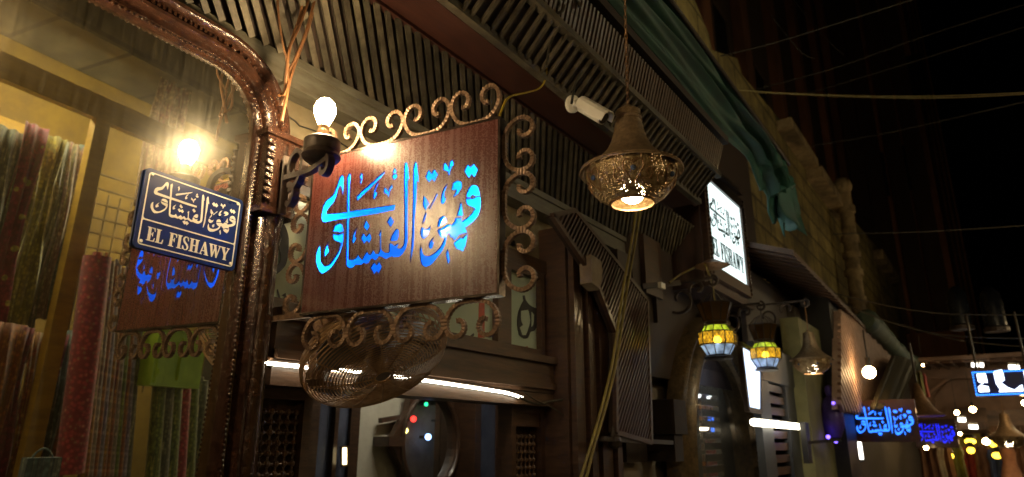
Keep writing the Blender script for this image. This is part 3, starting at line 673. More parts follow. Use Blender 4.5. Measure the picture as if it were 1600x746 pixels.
# normalised lettering
SPR = V((1.234, .878, 0)); SD = V((cos(R(98)), sin(R(98)), 0)); SZ0, SZ1 = EYE+.303*1.06, EYE+.708*1.06
_k = onP(488, 365, V((0,0,0)), V((SD.y,-SD.x,0))); _r = ray(488,365); _q = _r.x/_r.y; SWD = (_q*SPR.y-SPR.x)/(SD.x-_q*SD.y)
SPL = SPR + SD*SWD; SU = -SD; SN = SU.cross(V((0,0,1)))
LOGO = []
for p in LOGO_PX:
    q = [onP(x, y, V((SPR.x, SPR.y, 2)), SN) for x, y in p]
    LOGO.append([((a-SPL).dot(SU), a.z-SZ0) for a in q])
us = [a for p in LOGO for a, b in p]; vs_ = [b for p in LOGO for a, b in p]
LX0, LX1, LZ0, LZ1 = min(us), max(us), min(vs_), max(vs_)
def logo(x0, y0, x1, y1, k=3):
    return [soft([(x0+(a-LX0)/(LX1-LX0)*(x1-x0), y0+(b-LZ0)/(LZ1-LZ0)*(y1-y0)) for a, b in p], k) for p in LOGO]
flat('arabic_lettering', logo(SW*.09, SH*.43, SW*.94, SH*.90, 2), so+sn*.0098, su, sv, .001, WHITEM, es)
flat('latin_lettering', latin('EL FISHAWY', SW*.10, SH*.115, SW*.82, SH*.17), so+sn*.0098, su, sv, .001, WHITEM, es)
for x, y in ((.06,.93),(.94,.93),(.06,.09),(.945,.09)): obj('screw', MB().lathe([(0,.0),(.0045,.0),(.0035,.0025),(0,.003)], so+su*SW*x+sv*SH*y+sn*.0095, 10, sn), WHITEM, es)

# ------------------------------------------------------------------ the hanging sign box
hs = thing('hanging_sign', 'brown hanging sign with glowing blue Arabic cut-out script in a scrollwork border', 'sign', SPL+V((0,0,SZ0)))
m, n, l, b = nt('sign_laminate')
tc = n.new('ShaderNodeTexCoord'); mp = n.new('ShaderNodeMapping'); mp.inputs['Rotation'].default_value = (0,0,-R(101)); mp.inputs['Scale'].default_value = (70,70,2.2)
l.new(tc.outputs['Object'], mp.inputs[0]); nz = n.new('ShaderNodeTexNoise'); nz.inputs['Scale'].default_value = 1.6; nz.inputs['Detail'].default_value = 5; l.new(mp.outputs[0], nz.inputs[0])
nz2 = n.new('ShaderNodeTexNoise'); nz2.inputs['Scale'].default_value = 240; nz2.inputs['Detail'].default_value = 3; l.new(tc.outputs['Object'], nz2.inputs[0])
rp = n.new('ShaderNodeValToRGB'); rp.color_ramp.elements[0].position = .2; rp.color_ramp.elements[1].position = .85
rp.color_ramp.elements[0].color = (.066,.018,.015,1); rp.color_ramp.elements[1].color = (.108,.032,.025,1)
l.new(nz.outputs[0], rp.inputs[0]); l.new(rp.outputs[0], b.inputs['Base Color'])
ad = n.new('ShaderNodeMath'); ad.operation = 'ADD'; l.new(nz.outputs[0], ad.inputs[0]); l.new(nz2.outputs[0], ad.inputs[1])
mr = n.new('ShaderNodeMapRange'); mr.inputs[1].default_value = .6; mr.inputs[2].default_value = 1.4; mr.inputs[3].default_value = .17; mr.inputs[4].default_value = .38; l.new(ad.outputs[0], mr.inputs[0]); l.new(mr.outputs[0], b.inputs['Roughness'])
bp = n.new('ShaderNodeBump'); bp.inputs['Strength'].default_value = .25; bp.inputs['Distance'].default_value = .0012; l.new(ad.outputs[0], bp.inputs['Height']); l.new(bp.outputs[0], b.inputs['Normal'])
b.inputs['Specular IOR Level'].default_value = .7
LAM = m
rect = [(0,0),(SWD,0),(SWD,SZ1-SZ0),(0,SZ1-SZ0)]
lg = [soft(p, 3) for p in LOGO]
Hh = SZ1-SZ0
BS = V((SPL.x, SPL.y, SZ0))
flat('front_panel', [rect]+lg, BS+SN*.0125, SU, (0,0,1), .004, LAM, hs)
flat('back_panel', [rect]+lg, BS+SU*SWD-SN*.0125, -SU, (0,0,1), .004, LAM, hs)
ACR = transl('blue_acrylic', (.10,.55,.95), .05, .06)
uz = V((0,0,1))
for s_ in (1, -1): obj('acrylic_sheet', MB().add([BS+SN*s_*.0085+SU*x+uz*z for x, z in ((.002,.002),(SWD-.002,.002),(SWD-.002,Hh-.002),(.002,Hh-.002))], [(0,1,2,3)]), ACR, hs)
ed = MB()
uz = V((0,0,1))
for c_, hx, hz in ((V((SWD/2,-.003)),SWD/2+.006,.003),(V((SWD/2,Hh+.003)),SWD/2+.006,.003),(V((-.003,Hh/2)),.003,Hh/2-.0002),(V((SWD+.003,Hh/2)),.003,Hh/2-.0002)):
    ed.obox(BS+SU*c_.x+uz*c_.y, SU*hx, uz*hz, SN*.0155)
obj('edge_frame', ed, mat('sign_edge_metal', (.10,.075,.06), (.05,.035,.03), rough=.22, metal=.7, scale=30, bump=.1), hs)
ld = MB()
LEDB = emit('blue_led_light', (.003,.17,1.0), 2600.)
for c_, hx, hz in ((V((SWD/2,Hh-.016)),SWD/2-.03,.0018),(V((.016,Hh/2)),.0018,Hh/2-.03),(V((SWD-.016,Hh/2)),.0018,Hh/2-.03)):
    ld.obox(BS+SU*c_.x+uz*c_.y, SU*max(hx,.0028), uz*max(hz,.0028), SN*.0028)
obj('led_strip', ld, LEDB, hs)
half = [(0,.0035),(.018,.004),(.034,.009),(.046,.019),(.0535,.033),(.0545,.046),(.049,.058),(.038,.0655),(.025,.0640),(.0165,.055),(.0165,.044),(.0225,.0365),(.031,.0375)]
def scroll_pts(o, ua, ub, wd, ht):
    h = [(a/.0575*wd/2, b/.066*ht) for a, b in half]; full = [(-a, b) for a, b in h[::-1]]+h[1:]
    c = catmull([o+ua*a+ub*b for a, b in full], 6); return c
flatbar = [(-.0052,-.006),(.0052,-.006),(.0052,.006),(-.0052,.006)]
def add_scroll(o, ua, ub, wd, ht):
    pts = scroll_pts(o, ua, ub, wd, ht); L = len(pts)
    mb = MB().sweep(pts, flatbar, up=SN, scale=lambda t, i: (1.0 if i % 3 else .80)*(1.15 if i < 3 or i > L-4 else 1))
    obj('scroll', mb, IRON, hs)
for k in range(4):
    wd = SWD/4; add_scroll(BS+SU*(wd*(k+.5))+uz*(Hh+.006), SU, uz, wd, .086+.004*k)
    add_scroll(BS+SU*(wd*(k+.5))-uz*.006, SU, -uz, wd, .086)
for k in range(3):
    ht = Hh/3
    add_scroll(BS+SU*(SWD+.006)+uz*(ht*(k+.5)), uz, SU, ht, .080)
    add_scroll(BS-SU*.006+uz*(ht*(k+.5)), uz, -SU, ht, .066)
br = MB(); br.bar(BS-SU*.17+uz*-.004, BS+SU*.02+uz*-.004, .014, .014)
obj('mounting_bar', br, IRON, hs)
# feed wire of the sign
yw = MB().tube(catmull([BS+SU*(SWD-.03)+uz*(Hh-.01)-SN*.03, onY(784,172,1.02), onY(796,152,1.08), onY(822,145,1.2), onY(843,138,1.2), onY(853,120,1.19), onY(855,80,1.16), onY(856,40,1.13), onY(853,0,1.10), onY(850,-60,1.08)], 6), .0035, 6)
tag(obj('feed_wire', yw, mat('yellow_wire', (.55,.42,.03), (.35,.25,.02), rough=.4, scale=30, bump=0)), 'thin yellow wire looping down from the beam to the hanging sign', 'wire')

# ------------------------------------------------------------------ bracket lamp with bare bulb
BULB = atD(508, 172, 1.78)
def bracket_lamp(root_at, bulb, label, gm=BULBW):
    t = thing('bracket_lamp', label, 'wall lamp', root_at, 'bare bulb bracket lamps on the mirror frame')
    bx = V(bulb); base = bx-V((0,0,.098))
    prof = [(.0001,.052),(.010,.0505),(.018,.045),(.0245,.035),(.0285,.022),(.029,.010),(.0265,-.004),(.020,-.020),(.0145,-.034),(.013,-.048),(.0001,-.048)]
    prof = [(a*.95, b*.86-.007) for a, b in prof]
    obj('bulb', MB().lathe(prof, bx-V((0,0,.006)), 20), gm, t, True)
    obj('socket', MB().lathe([(.0,-.045),(.0135,-.045),(.0145,-.050),(.0135,-.055),(.0145,-.06),(.0165,-.064),(.0165,-.09),(0,-.09)], bx, 18), BRASS, t, True)
    obj('cup', MB().lathe([(0,.012),(.042,.012),(.046,.008),(.047,-.018),(.044,-.024),(.048,-.028),(.050,-.036),(.044,-.044),(.02,-.05),(0,-.05)], base, 24), DIRON, t, True)
    r = V(root_at); d = (base-r); d.z = 0; L = d.length; d.normalize(); z0 = base.z-.058
    m = MB(); sec = [(-.007,-.009),(.007,-.009),(.007,.009),(-.007,.009)]
    m.sweep(catmull([V((r.x,r.y,z0+.025)), V((r.x,r.y,z0+.012))+d*L*.35, V((r.x,r.y,z0))+d*L*.75, V((r.x,r.y,z0+.004))+d*(L+.045)], 5), sec, up=d.cross(uz))
    cc = V((r.x,r.y,z0+.04))+d*L*.30
    m.sweep([cc+d*cos(a)*q+uz*sin(a)*q*1.05 for a, q in ((i/26*4.6*pi/2-1.9, .062-.0017*i) for i in range(27))], sec, up=d.cross(uz))
    cc = V((r.x,r.y,z0-.045))+d*.045
    m.sweep([cc+d*cos(a)*q+uz*sin(a)*q for a, q in ((1.9-i/22*4.4, .04-.0012*i) for i in range(23))], sec, up=d.cross(uz))
    cc = V((r.x,r.y,z0-.014))+d*(L+.03)
    m.sweep([cc+d*cos(a)*q+uz*sin(a)*q for a, q in ((1.2-i/18*4.6, .027-.0008*i) for i in range(19))], sec, up=d.cross(uz))
    m.obox(V((r.x,r.y,z0+.005)), d*.004, d.cross(uz)*.011, uz*.085)
    obj('scroll_arm', m, DIRON, t)
    return t
bracket_lamp((1.10, 1.515, BULB.z-.14), BULB, 'bare glowing bulb on scrolled iron bracket between the mirror and the hanging sign')
bracket_lamp((.195, 1.52, 2.40), V((.300, 1.475, 2.435)), 'bare glowing bulb on scrolled iron bracket at the far jamb of the mirror')

# ------------------------------------------------------------------ wall fan under the sign
fan = thing('wall_fan', 'rusty wire cage wall fan hanging under the blue lettered sign', 'fan', atD(500, 520, 1.93))
fc = atD(588, 560, 1.90)
ax = (RGT*.40 - UPV*.66 - FWD*.60).normalized(); ex = (RGT*.8+UPV*.55); ex = (ex-ax*ex.dot(ax)).normalized(); ey = ax.cross(ex)
cage = MB()
def ring(r, h, th): cage.tube([fc+ex*r*cos(2*pi*i/48)+ey*r*sin(2*pi*i/48)+ax*h for i in range(48)], th, 5, closed=True)
Rf = .205
for i in range(1, 24):
    q = i/23; ring(Rf*(.12+.88*q), .062*math.sqrt(max(0, 1-q*q*.98)), .0020)
for i in range(1, 13):
    q = i/12; ring(Rf*(.25+.75*q), -.07*math.sqrt(max(0, 1-q*q*.98))-.012, .0018)
ring(Rf, 0, .005); ring(Rf*.998, -.012, .004); ring(Rf*.12, .064, .004)
for i in range(12):
    a = 2*pi*i/12; d = ex*cos(a)+ey*sin(a)
    cage.tube([fc+d*Rf*(.10+.9*q)+ax*.064*math.sqrt(max(0, 1-q*q*.98)) for q in [k/8 for k in range(9)]], .0022, 5)
    cage.tube([fc+d*Rf*(.2+.8*q)-ax*(.071*math.sqrt(max(0, 1-q*q*.98))+.012) for q in [k/8 for k in range(9)]], .0022, 5)
obj('cage', cage, mat('rusty_cage_wire', (.46,.29,.15), (.26,.15,.07), rough=.5, metal=.0, scale=60, bump=.2), fan, True)
mo = MB().lathe([(0,-.16),(.04,-.158),(.062,-.14),(.066,-.09),(.058,-.06),(0,-.055)], fc, 24, ax); obj('motor', mo, mat('fan_enamel', (.24,.2,.14), (.14,.11,.08), rough=.4, scale=20, bump=.1), fan, True)
bl = MB()
for k in range(3):
    a0 = 2*pi*k/3; P = []
    for r in (.03,.08,.13,.17):
        for s_ in (-1, 0, 1):
            a = a0+s_*(.42-.6*(.1-r)**2); P.append(fc+(ex*cos(a)+ey*sin(a))*r*(1 if s_ or r<.15 else 1.05)+ax*(-.01+s_*.014*r/.1))
    for i in range(3):
        for j in range(2): bl.add([P[i*3+j],P[i*3+j+1],P[i*3+j+4],P[i*3+j+3],P[i*3+j]+ax*.002,P[i*3+j+1]+ax*.002,P[i*3+j+4]+ax*.002,P[i*3+j+3]+ax*.002],[(3,2,1,0),(4,5,6,7),(0,1,5,4),(1,2,6,5),(2,3,7,6),(3,0,4,7)])
bl.lathe([(0,-.03),(.03,-.028),(.03,.01),(.02,.022),(0,.024)], fc, 16, ax)
obj('blade', bl, mat('fan_blade_paint', (.16,.15,.15), (.1,.09,.09), rough=.35, scale=12, bump=.05), fan, True)
nk = MB(); a_, b_ = atD(512, 500, 1.96), atD(494, 598, 1.80)
nk.bar(a_, b_, .046, .03, FWD); nk.bar(atD(500,565,1.86), fc-ax*.12, .03, .03); nk.bar(atD(506,520,1.93), V((1.28,1.6,2.0)), .03,.03); nk.cyl(atD(494,590,1.785), atD(494,590,1.80), .006, 8)
obj('neck', nk, mat('fan_neck_paint', (.30,.17,.09), (.16,.09,.05), rough=.5, scale=25, bump=.2), fan)
cdd = MB().tube(catmull([atD(516,548,1.86), atD(506,562,1.84), atD(486,570,1.86), atD(462,572,1.95), onY(420,560,1.56)], 6), .004, 6)
obj('cord', cdd, CABLEB, fan, True)

# ------------------------------------------------------------------ cables by the mirror corner
def cable(name, pts, r, m, label, cat='cable', group=None, k=6):
    return tag(obj(name, MB().tube(catmull(pts, k), r, 6), m, None, True, base=pts[0]), label, cat, group)
BUN = 'brown cables hanging over the mirror corner'
for i, (pp_, r) in enumerate(((((498,-30),(486,30),(470,75),(455,118),(448,150),(440,190)),.0048),(((492,-30),(470,35),(452,75),(449,100),(446,132),(440,165)),.0045),(((500,-30),(478,50),(462,90),(452,112),(447,140),(436,150)),.004),(((478,-30),(470,20),(457,60),(450,95),(450,130),(443,150)),.004),(((432,-20),(436,30),(442,70),(447,90),(449,112)),.0032))):
    lab = 'loose brown cable of the bundle over the mirror corner' if i < 4 else 'thin brown cable falling straight over the slats to the mirror corner'
    cable('hanging_cable', [onY(x, y, 1.45+.02*(j/5)+.012*sin(i*2.1+j)) for j, (x, y) in enumerate(pp_)], r, CABLEB, lab, 'cable', BUN)
# ------------------------------------------------------------------ pierced pendant lamps
def pierced(name, base_mat_c, c2, hole=.30, sc=95.):
    """hammered brass with many small round punched holes"""
    m, n, l, b = nt(name)
    tc = n.new('ShaderNodeTexCoord')
    vo = n.new('ShaderNodeTexVoronoi'); vo.inputs['Scale'].default_value = sc; vo.inputs['Randomness'].default_value = .55
    l.new(tc.outputs['Object'], vo.inputs[0])
    big = n.new('ShaderNodeTexNoise'); big.inputs['Scale'].default_value = 14; big.inputs['Detail'].default_value = 1; l.new(tc.outputs['Object'], big.inputs[0])
    th = n.new('ShaderNodeMapRange'); th.inputs[1].default_value = .40; th.inputs[2].default_value = .50; th.inputs[3].default_value = .0; th.inputs[4].default_value = hole
    l.new(big.outputs[0], th.inputs[0])
    lt = n.new('ShaderNodeMath'); lt.operation = 'LESS_THAN'; l.new(vo.outputs['Distance'], lt.inputs[0]); l.new(th.outputs[0], lt.inputs[1])
    nz = n.new('ShaderNodeTexNoise'); nz.inputs['Scale'].default_value = 45; l.new(tc.outputs['Object'], nz.inputs[0])
    rp = n.new('ShaderNodeValToRGB'); rp.color_ramp.elements[0].color = (*c2, 1); rp.color_ramp.elements[1].color = (*base_mat_c, 1); rp.color_ramp.elements[0].position = .35; rp.color_ramp.elements[1].position = .65
    l.new(nz.outputs[0], rp.inputs[0]); l.new(rp.outputs[0], b.inputs['Base Color'])
    b.inputs['Metallic'].default_value = .6; b.inputs['Roughness'].default_value = .42
    bp = n.new('ShaderNodeBump'); bp.inputs['Strength'].default_value = .7; bp.inputs['Distance'].default_value = .004; l.new(vo.outputs['Distance'], bp.inputs['Height']); l.new(bp.outputs[0], b.inputs['Normal'])
    tr = n.new('ShaderNodeBsdfTransparent'); mx = n.new('ShaderNodeMixShader')
    l.new(lt.outputs[0], mx.inputs[0]); l.new(b.outputs[0], mx.inputs[1]); l.new(tr.outputs[0], mx.inputs[2]); l.new(mx.outputs[0], n['Material Output'].inputs[0])
    return m
PIER = pierced('pierced_brass', (.34,.25,.13), (.16,.10,.04), .25, 140.)
INB = emit('pendant_bulb_light', (1,.80,.48), 85.)
INB2 = emit('small_pendant_bulb_light', (1,.82,.55), 45.)
def pendant(c, k, label, top, cat='pendant lamp', bulb=INB, group='pierced brass pendant lamps', chain=True, face=0.):
    """c = centre of the brim; k = brim radius"""
    t = thing('pendant_lamp', label, cat, c, group); c = V(c)
    bell = [(a, b*.96) for a, b in [(.985,-.045),(1.0,-.02),(.99,.0),(.90,.06),(.74,.16),(.58,.30),(.45,.46),(.355,.66),(.30,.86),(.27,1.03),(.255,1.10),(.26,1.16),(.245,1.19),(.25,1.28),(.235,1.33),(.19,1.36),(.10,1.40),(.07,1.46),(0,1.47)]]
    inner = [(.95,-.03),(.85,.05),(.7,.17),(.55,.33)]
    m = MB().lathe([(a*k, b*k) for a, b in inner[::-1]+bell], c, 48)
    for q, (r, h) in enumerate(((.262,1.06),(.255,1.14),(.24,1.26),(.965,.02))): m.tube([c+V((r*k*1.01*cos(2*pi*i/40), r*k*1.01*sin(2*pi*i/40), h*k)) for i in range(40)], .012*k, 5, closed=True)
    obj('bell_shade', m, COPPER, t, True)
    bowl = [(.86,.05),(.875,-.02),(.865,-.12),(.83,-.25),(.76,-.38),(.66,-.50),(.55,-.58),(.42,-.645)]
    obj('pierced_bowl', MB().lathe([(a*k, b*k) for a, b in bowl], c, 56), PIER, t, True)
    rim = MB().lathe([(a*k, b*k) for a, b in ((.40,-.645),(.43,-.63),(.445,-.655),(.43,-.68),(.40,-.675),(.40,-.645))], c, 40); obj('bowl_rim', rim, BRASS, t, True)
    # raised arabesque outline and blue stone on the bowl
    fil = MB()
    def onb(a, h):
        for i in range(len(bowl)-1):
            (r0, h0), (r1, h1) = bowl[i], bowl[i+1]
            if h1 <= h <= h0: r = r0+(r1-r0)*(h-h0)/(h1-h0); break
        else: r = .6
        return c+V((cos(a)*r*k*1.012, sin(a)*r*k*1.012, h*k))
    for s_ in range(6):
        a0 = face+s_*pi/3
        for sg in (-1, 1):
            fil.tube(catmull([onb(a0+sg*x, h) for x, h in ((0,-.50),(.13,-.36),(.22,-.22),(.17,-.11),(.06,-.12),(.0,-.18))], 4), .012*k, 5)
            fil.tube(catmull([onb(a0+sg*x, h) for x, h in ((.24,-.42),(.38,-.44),(.45,-.34),(.38,-.24),(.30,-.30),(.36,-.36))], 4), .012*k, 5)
    obj('filigree', fil, BRASS, t, True)
    for s_ in range(6): p = onb(face+s_*pi/3, -.26); obj('blue_stone', MB().ball(p, .055*k, 8, 6), mat('blue_glass_stone', (.10,.14,.25), (.06,.09,.18), rough=.1, scale=8, bump=0, coat=.6), t, True)
    obj('bulb', MB().ball(c+V((0,0,-.44*k)), .24*k, 16, 10, (1,1,.9)), bulb, t, True)
    obj('socket', MB().cyl(c+V((0,0,-.18*k)), c+V((0,0,.25*k)), .09*k, 12), BLACKP, t)
    if chain:
        m = MB(); p0 = c+V((0,0,1.41*k)); p1 = V(top); L = (p1-p0).length; nl = max(4, int(L/(.085*k))); d = (p1-p0)/nl; dd = d.normalized()
        for i in range(nl):
            s_ = RGT if i % 2 else (dd.cross(RGT)); q = p0+d*(i+.5)
            m.tube([q+s_*(.022*k*cos(u))+dd*(d.length*.68*sin(u)) for u in [2*pi*j/10 for j in range(10)]], .0085*k, 5, closed=True)
        m.tube([p0+V((.012,0,0)), p0.lerp(p1,.5)+V((.018,0,0)), p1], .006*k, 5)
        obj('chain', m, BRASS, t, True)
    return t
pc = atD(986, 268, 2.5); FACE = math.atan2(CAM.y-pc.y, CAM.x-pc.x)+.05
top = atD(976, -14, 2.42)
pendant(pc, .190, 'large copper bell pendant lamp with pierced bowl, hanging on a long chain', top, face=FACE)
hk = MB().tube(catmull([top, top+V((.01,0,.05)), V((top.x+.02, top.y+.06, 3.17)), V((top.x+.02, 1.03, 3.2))], 6), .006, 6); tag(obj('ceiling_hook', hk, DIRON, base=top), 'iron hook on the canopy edge holding the large pendant chain', 'hook')
p2 = atD(1268, 562, 4.9)
pendant(p2, .150, 'smaller dark bell pendant lamp beyond the two stained glass lanterns', p2+V((0,0,.42)), bulb=INB2, face=FACE)
# scroll bracket of the small pendant
def wall_bracket(p, wallY, label, gname='scrolled iron lamp brackets'):
    t = thing('scroll_bracket', label, 'bracket', (p[0], wallY, p[2]), gname); p = V(p); r = V((p.x, wallY, p.z)); d = (p-r).normalized(); L = (p-r).length
    m = MB(); sec = [(-.007,-.007),(.007,-.007),(.007,.007),(-.007,.007)]; side = d.cross(uz)
    m.bar(r, p, .014, .014)
    m.sweep([r+d*(L*.45)-uz*.10+(d*cos(a)+uz*sin(a))*q for a, q in ((-2.2+i/24*5.6, .085-.0026*i) for i in range(25))], sec, up=side)
    m.sweep([r+d*(L*.75)-uz*.05+(d*cos(a)+uz*sin(a))*q for a, q in ((3.6-i/20*5.2, .05-.0018*i) for i in range(21))], sec, up=side)
    m.sweep([p+(d*cos(a)+uz*sin(a))*q-uz*.02 for a, q in ((1.5-i/18*5.0, .034-.0011*i) for i in range(19))], sec, up=side)
    m.bar(r-uz*.22, r+uz*.08, .03, .012, side)
    obj('iron_scroll', m, DIRON, t); return t
wall_bracket(p2+V((0,0,.43)), 1.52, 'scrolled iron bracket carrying the smaller bell pendant lamp')

# ------------------------------------------------------------------ stained glass lanterns
SG = transl('lime_lantern_glass', (.42,.62,.05), .06, .12, .22, 30); AG = transl('amber_lantern_glass', (.92,.56,.05), .06, .12, .22, 45); BG = transl('blue_lantern_glass', (.24,.38,.85), .06, .12, .16, 25); AGD = transl('dull_amber_glass', (.06,.028,.006), .08, .3)
LB = emit('lantern_bulb_light', (1,.85,.5), 44.)
def lantern(c, k, label, rot=0.):
    t = thing('stained_glass_lantern', label, 'lantern', c, 'stained glass lanterns'); c = V(c); N = 10
    def P(r, h, i): a = 2*pi*i/N+rot; return c+V((r*k*cos(a), r*k*sin(a), h*k))
    bands = (('lime_pane', SG, [(.62,.86),(.86,.48)], 1), ('amber_pane', AG, [(.98,.46),(1.0,.0),(.99,-.22)], 1), ('blue_pane', BG, [(.93,-.26),(.62,-.80)], 1), ('upper_pane', AGD, [(.62,1.05),(.95,2.05)], 1))
    for nm, mt, prof, _ in bands:
        m = MB().lathe([(a*k, b*k) for a, b in prof], c, N, a0=rot); obj(nm, m, mt, t)
    lf = MB()
    for h, r in ((.86,.64),(.47,.97),(-.24,1.02),(-.81,.64),(1.05,.64),(2.07,.97)):
        lf.tube([P(r, h, i) for i in range(N)], .035*k, 5, closed=True)
    for i in range(N):
        lf.tube([P(.63,.86,i),P(.87,.47,i),P(1.01,.46,i),P(1.03,0,i),P(1.02,-.24,i),P(.94,-.26,i),P(.63,-.81,i)], .03*k, 5)
        lf.tube([P(.63,1.05,i), P(.96,2.07,i)], .028*k, 5)
        # diamond lattice over the amber band
        for u in range(3):
            for v in (0, 1):
                i0, i1 = i+(u+v)/3, i+(u+1-v)/3
                def Q(ii, h):
                    f = ii-math.floor(ii); return P(1.015,h,math.floor(ii)).lerp(P(1.015,h,math.floor(ii)+1), f)
                lf.tube([Q(i0,.46), Q(i1,.11)], .012*k, 4); lf.tube([Q(i1,.11), Q(i0,-.23)], .012*k, 4)
        lf.tube([P(.95,2.07,i), P(.5,2.55,i), P(.12,2.75,i)], .022*k, 4)
    obj('lead_frame', lf, DIRON, t)
    obj('base_plate', MB().lathe([(a*k, b*k) for a, b in ((0,-.84),(.66,-.84),(.78,-.92),(.74,-1.0),(.4,-1.05),(0,-1.06))], c, 24), DIRON, t, True)
    obj('bulb', MB().ball(c+V((0,0,.05*k)), .22*k, 12, 8), LB, t)
    obj('hanging_rod', MB().cyl(c+V((0,0,2.75*k)), c+V((0,0,3.6*k)), .03*k, 6), DIRON, t)
    return t
l1 = atD(1121, 533, 3.7); lantern(l1, .098, 'larger stained glass lantern glowing lime, amber and blue before the arch mirror', .1)
l2 = atD(1196, 556, 4.35); lantern(l2, .094, 'smaller stained glass lantern glowing lime, amber and blue, right of the arch mirror', .3)
wall_bracket(l1+V((0,0,.352)), 1.52, 'scrolled iron bracket carrying the larger stained glass lantern')
wall_bracket(l2+V((0,0,.338)), 1.52, 'scrolled iron bracket carrying the smaller stained glass lantern')
hb_ = thing('iron_crossbar', 'horizontal iron bar with white junction block below the lit box sign', 'iron bar', onY(1010, 446, 1.45))
obj('bar', MB().bar(onY(1003, 448, 1.5), onY(1062, 442, 1.35), .02, .03), DIRON, hb_)
obj('junction_block', MB().obox(onY(1034, 447, 1.40), (.03,0,0), (0,.01,0), (0,0,.016)), WHITEM, hb_)
tag(obj('feed_wire', MB().tube(catmull([onY(1046,442,1.38), onY(1062,430,1.36), onY(1086,418,1.3), onY(1100,413,1.22), onY(1106,425,1.2), onY(1113,446,1.2), onY(1117,470,1.2)], 5), .006, 5), CABLEY), 'yellow wire rising from the iron bar to the dish under the box sign', 'wire')
ds = thing('dish_shade', 'small dark metal dish shade hanging below the lit box sign', 'lamp shade', onY(1112, 410, 1.2))
obj('dish', MB().lathe([(.0,.02),(.03,.015),(.075,-.01),(.10,-.018),(.07,-.03),(0,-.035)], onY(1112, 411, 1.2), 20), BRASS, ds, True)

# ------------------------------------------------------------------ lit box sign
BY = 1.30
q = [onY(x, y, BY) for x, y in ((1103,283),(1156,331),(1156,435),(1103,400))]
bx0, bx1 = q[0].x, q[1].x; bz0, bz1 = q[2].z, (q[0].z+q[1].z)/2
bs = thing('lit_box_sign', 'white lit box sign with dark Arabic and EL FISHAWY on dark wood casing', 'box sign', (bx0-.06, BY, bz0))
m = MB(); m.box((bx0-.10, BY+.03, bz0-.15), (bx1+.10, 1.60, bz1+.16)); m.box((bx0-.12, BY-.0, bz1+.162), (bx1+.12, 1.60, bz1+.19)); m.box((bx0-.12, BY, bz0-.18), (bx1+.12, 1.60, bz0-.152))
obj('casing', m, mat('sign_casing_wood', (.065,.028,.02), (.03,.014,.01), rough=.5, scale=5, stretch=(5,5,.8), bump=.25, coat=.2), bs)
m = MB(); frame_rect(m, bx0-.08, bx1+.08, bz0-.10, bz1+.10, BY-.01, BY+.028, .075)
for i in range(26):
    z = bz0-.08+i*(bz1-bz0+.16)/25; m.ball((bx0-.045, BY-.012, z), .012, 6, 4); m.ball((bx1+.045, BY-.012, z), .012, 6, 4)
obj('beaded_frame', m, WOOD, bs)
obj('light_panel', MB().box((bx0-.006, BY+.004, bz0-.026), (bx1+.006, BY+.02, bz1+.026)), emit('white_sign_light', (.84,1,.98), 1.6), bs)
bw, bh = bx1-bx0, bz1-bz0
TEAL = mat('dark_teal_ink', (.015,.07,.08), (.01,.05,.06), rough=.5, scale=10, bump=0)
flat('arabic_lettering', logo(bw*.04, bh*.42, bw*.93, bh*.86, 2), (bx0, BY+.0, bz0), (1,0,0), (0,0,1), .003, TEAL, bs)
flat('latin_lettering', latin('EL FISHAWY', bw*.03, bh*.10, bw*.92, bh*.22), (bx0, BY+.0, bz0), (1,0,0), (0,0,1), .003, TEAL, bs)

# ------------------------------------------------------------------ security camera
ct = thing('security_camera', 'white bullet security camera on the canopy beam above the hanging sign', 'camera', onY(893, 165, 1.2))
a_, b_ = atD(893, 163, 2.62), atD(911, 162, 2.57); c_, d_ = atD(909, 165, 2.56), atD(947, 187, 2.48)
m = MB(); dd = (b_-a_).normalized(); m.lathe([(0,0),(.034,0),(.034,.012),(.022,.018),(0,.02)], a_, 20, dd); obj('base_plate', m, WHITEM, ct, True)
m = MB(); m.cyl(a_, b_, .015, 12); m.ball(b_, .023, 12, 8); m.bar(b_, c_.lerp(d_,.3)-UPV*.01, .016, .016); obj('mount_arm', m, WHITEM, ct, True)
dx = (d_-c_).normalized(); sd = dx.cross(UPV).normalized(); up_ = sd.cross(dx)
m = MB(); L = (d_-c_).length; m.tube([c_+dx*.004, c_+dx*L*.9], .026, 18); obj('body', m, WHITEM, ct, True)
m = MB(); secs = [(a*.8, b*.8) for a, b in [(-.042,-.008),(-.036,.028),(-.02,.041),(0,.045),(.02,.041),(.036,.028),(.042,-.008),(.038,-.008),(.033,.024),(.018,.037),(0,.04),(-.018,.037),(-.033,.024),(-.038,-.008)]]
m.sweep([c_-dx*.004, c_+dx*(L+.006)], secs, up=up_); obj('sun_shield', m, WHITEM, ct)
obj('lens', MB().cyl(c_+dx*(L*.9), c_+dx*(L*.92), .022, 18), BLACKP, ct)
cable('camera_wire', [onY(x, y, 1.12) for x, y in ((872,-10),(902,30),(912,52),(922,80),(915,105),(900,128),(895,150),(893,162))], .005, CABLEK, 'thin wire dropping over the slats to the security camera', 'wire')
cable('ceiling_wire', [onY(x, y, 1.10) for x, y in ((840,-10),(858,20),(866,50),(858,75),(854,105))], .005, CABLEK, 'dark wire sagging across the upper slats above the hanging sign', 'wire')
sw = MB()
for (px, py, r, s_) in ((885,12,.05,1),(868,8,.035,-1),(902,5,.03,1)):
    c0_ = onY(px, py, 1.06); sw.tube([c0_+RGT*(r*(1-i/30)*cos(s_*i*.33))+UPV*(r*(1-i/30)*sin(s_*i*.33)) for i in range(26)], .006, 5)
tag(obj('wire_coil', sw, CABLEK), 'tangle of coiled dark wire hooked at the top of the upper slats', 'wire')

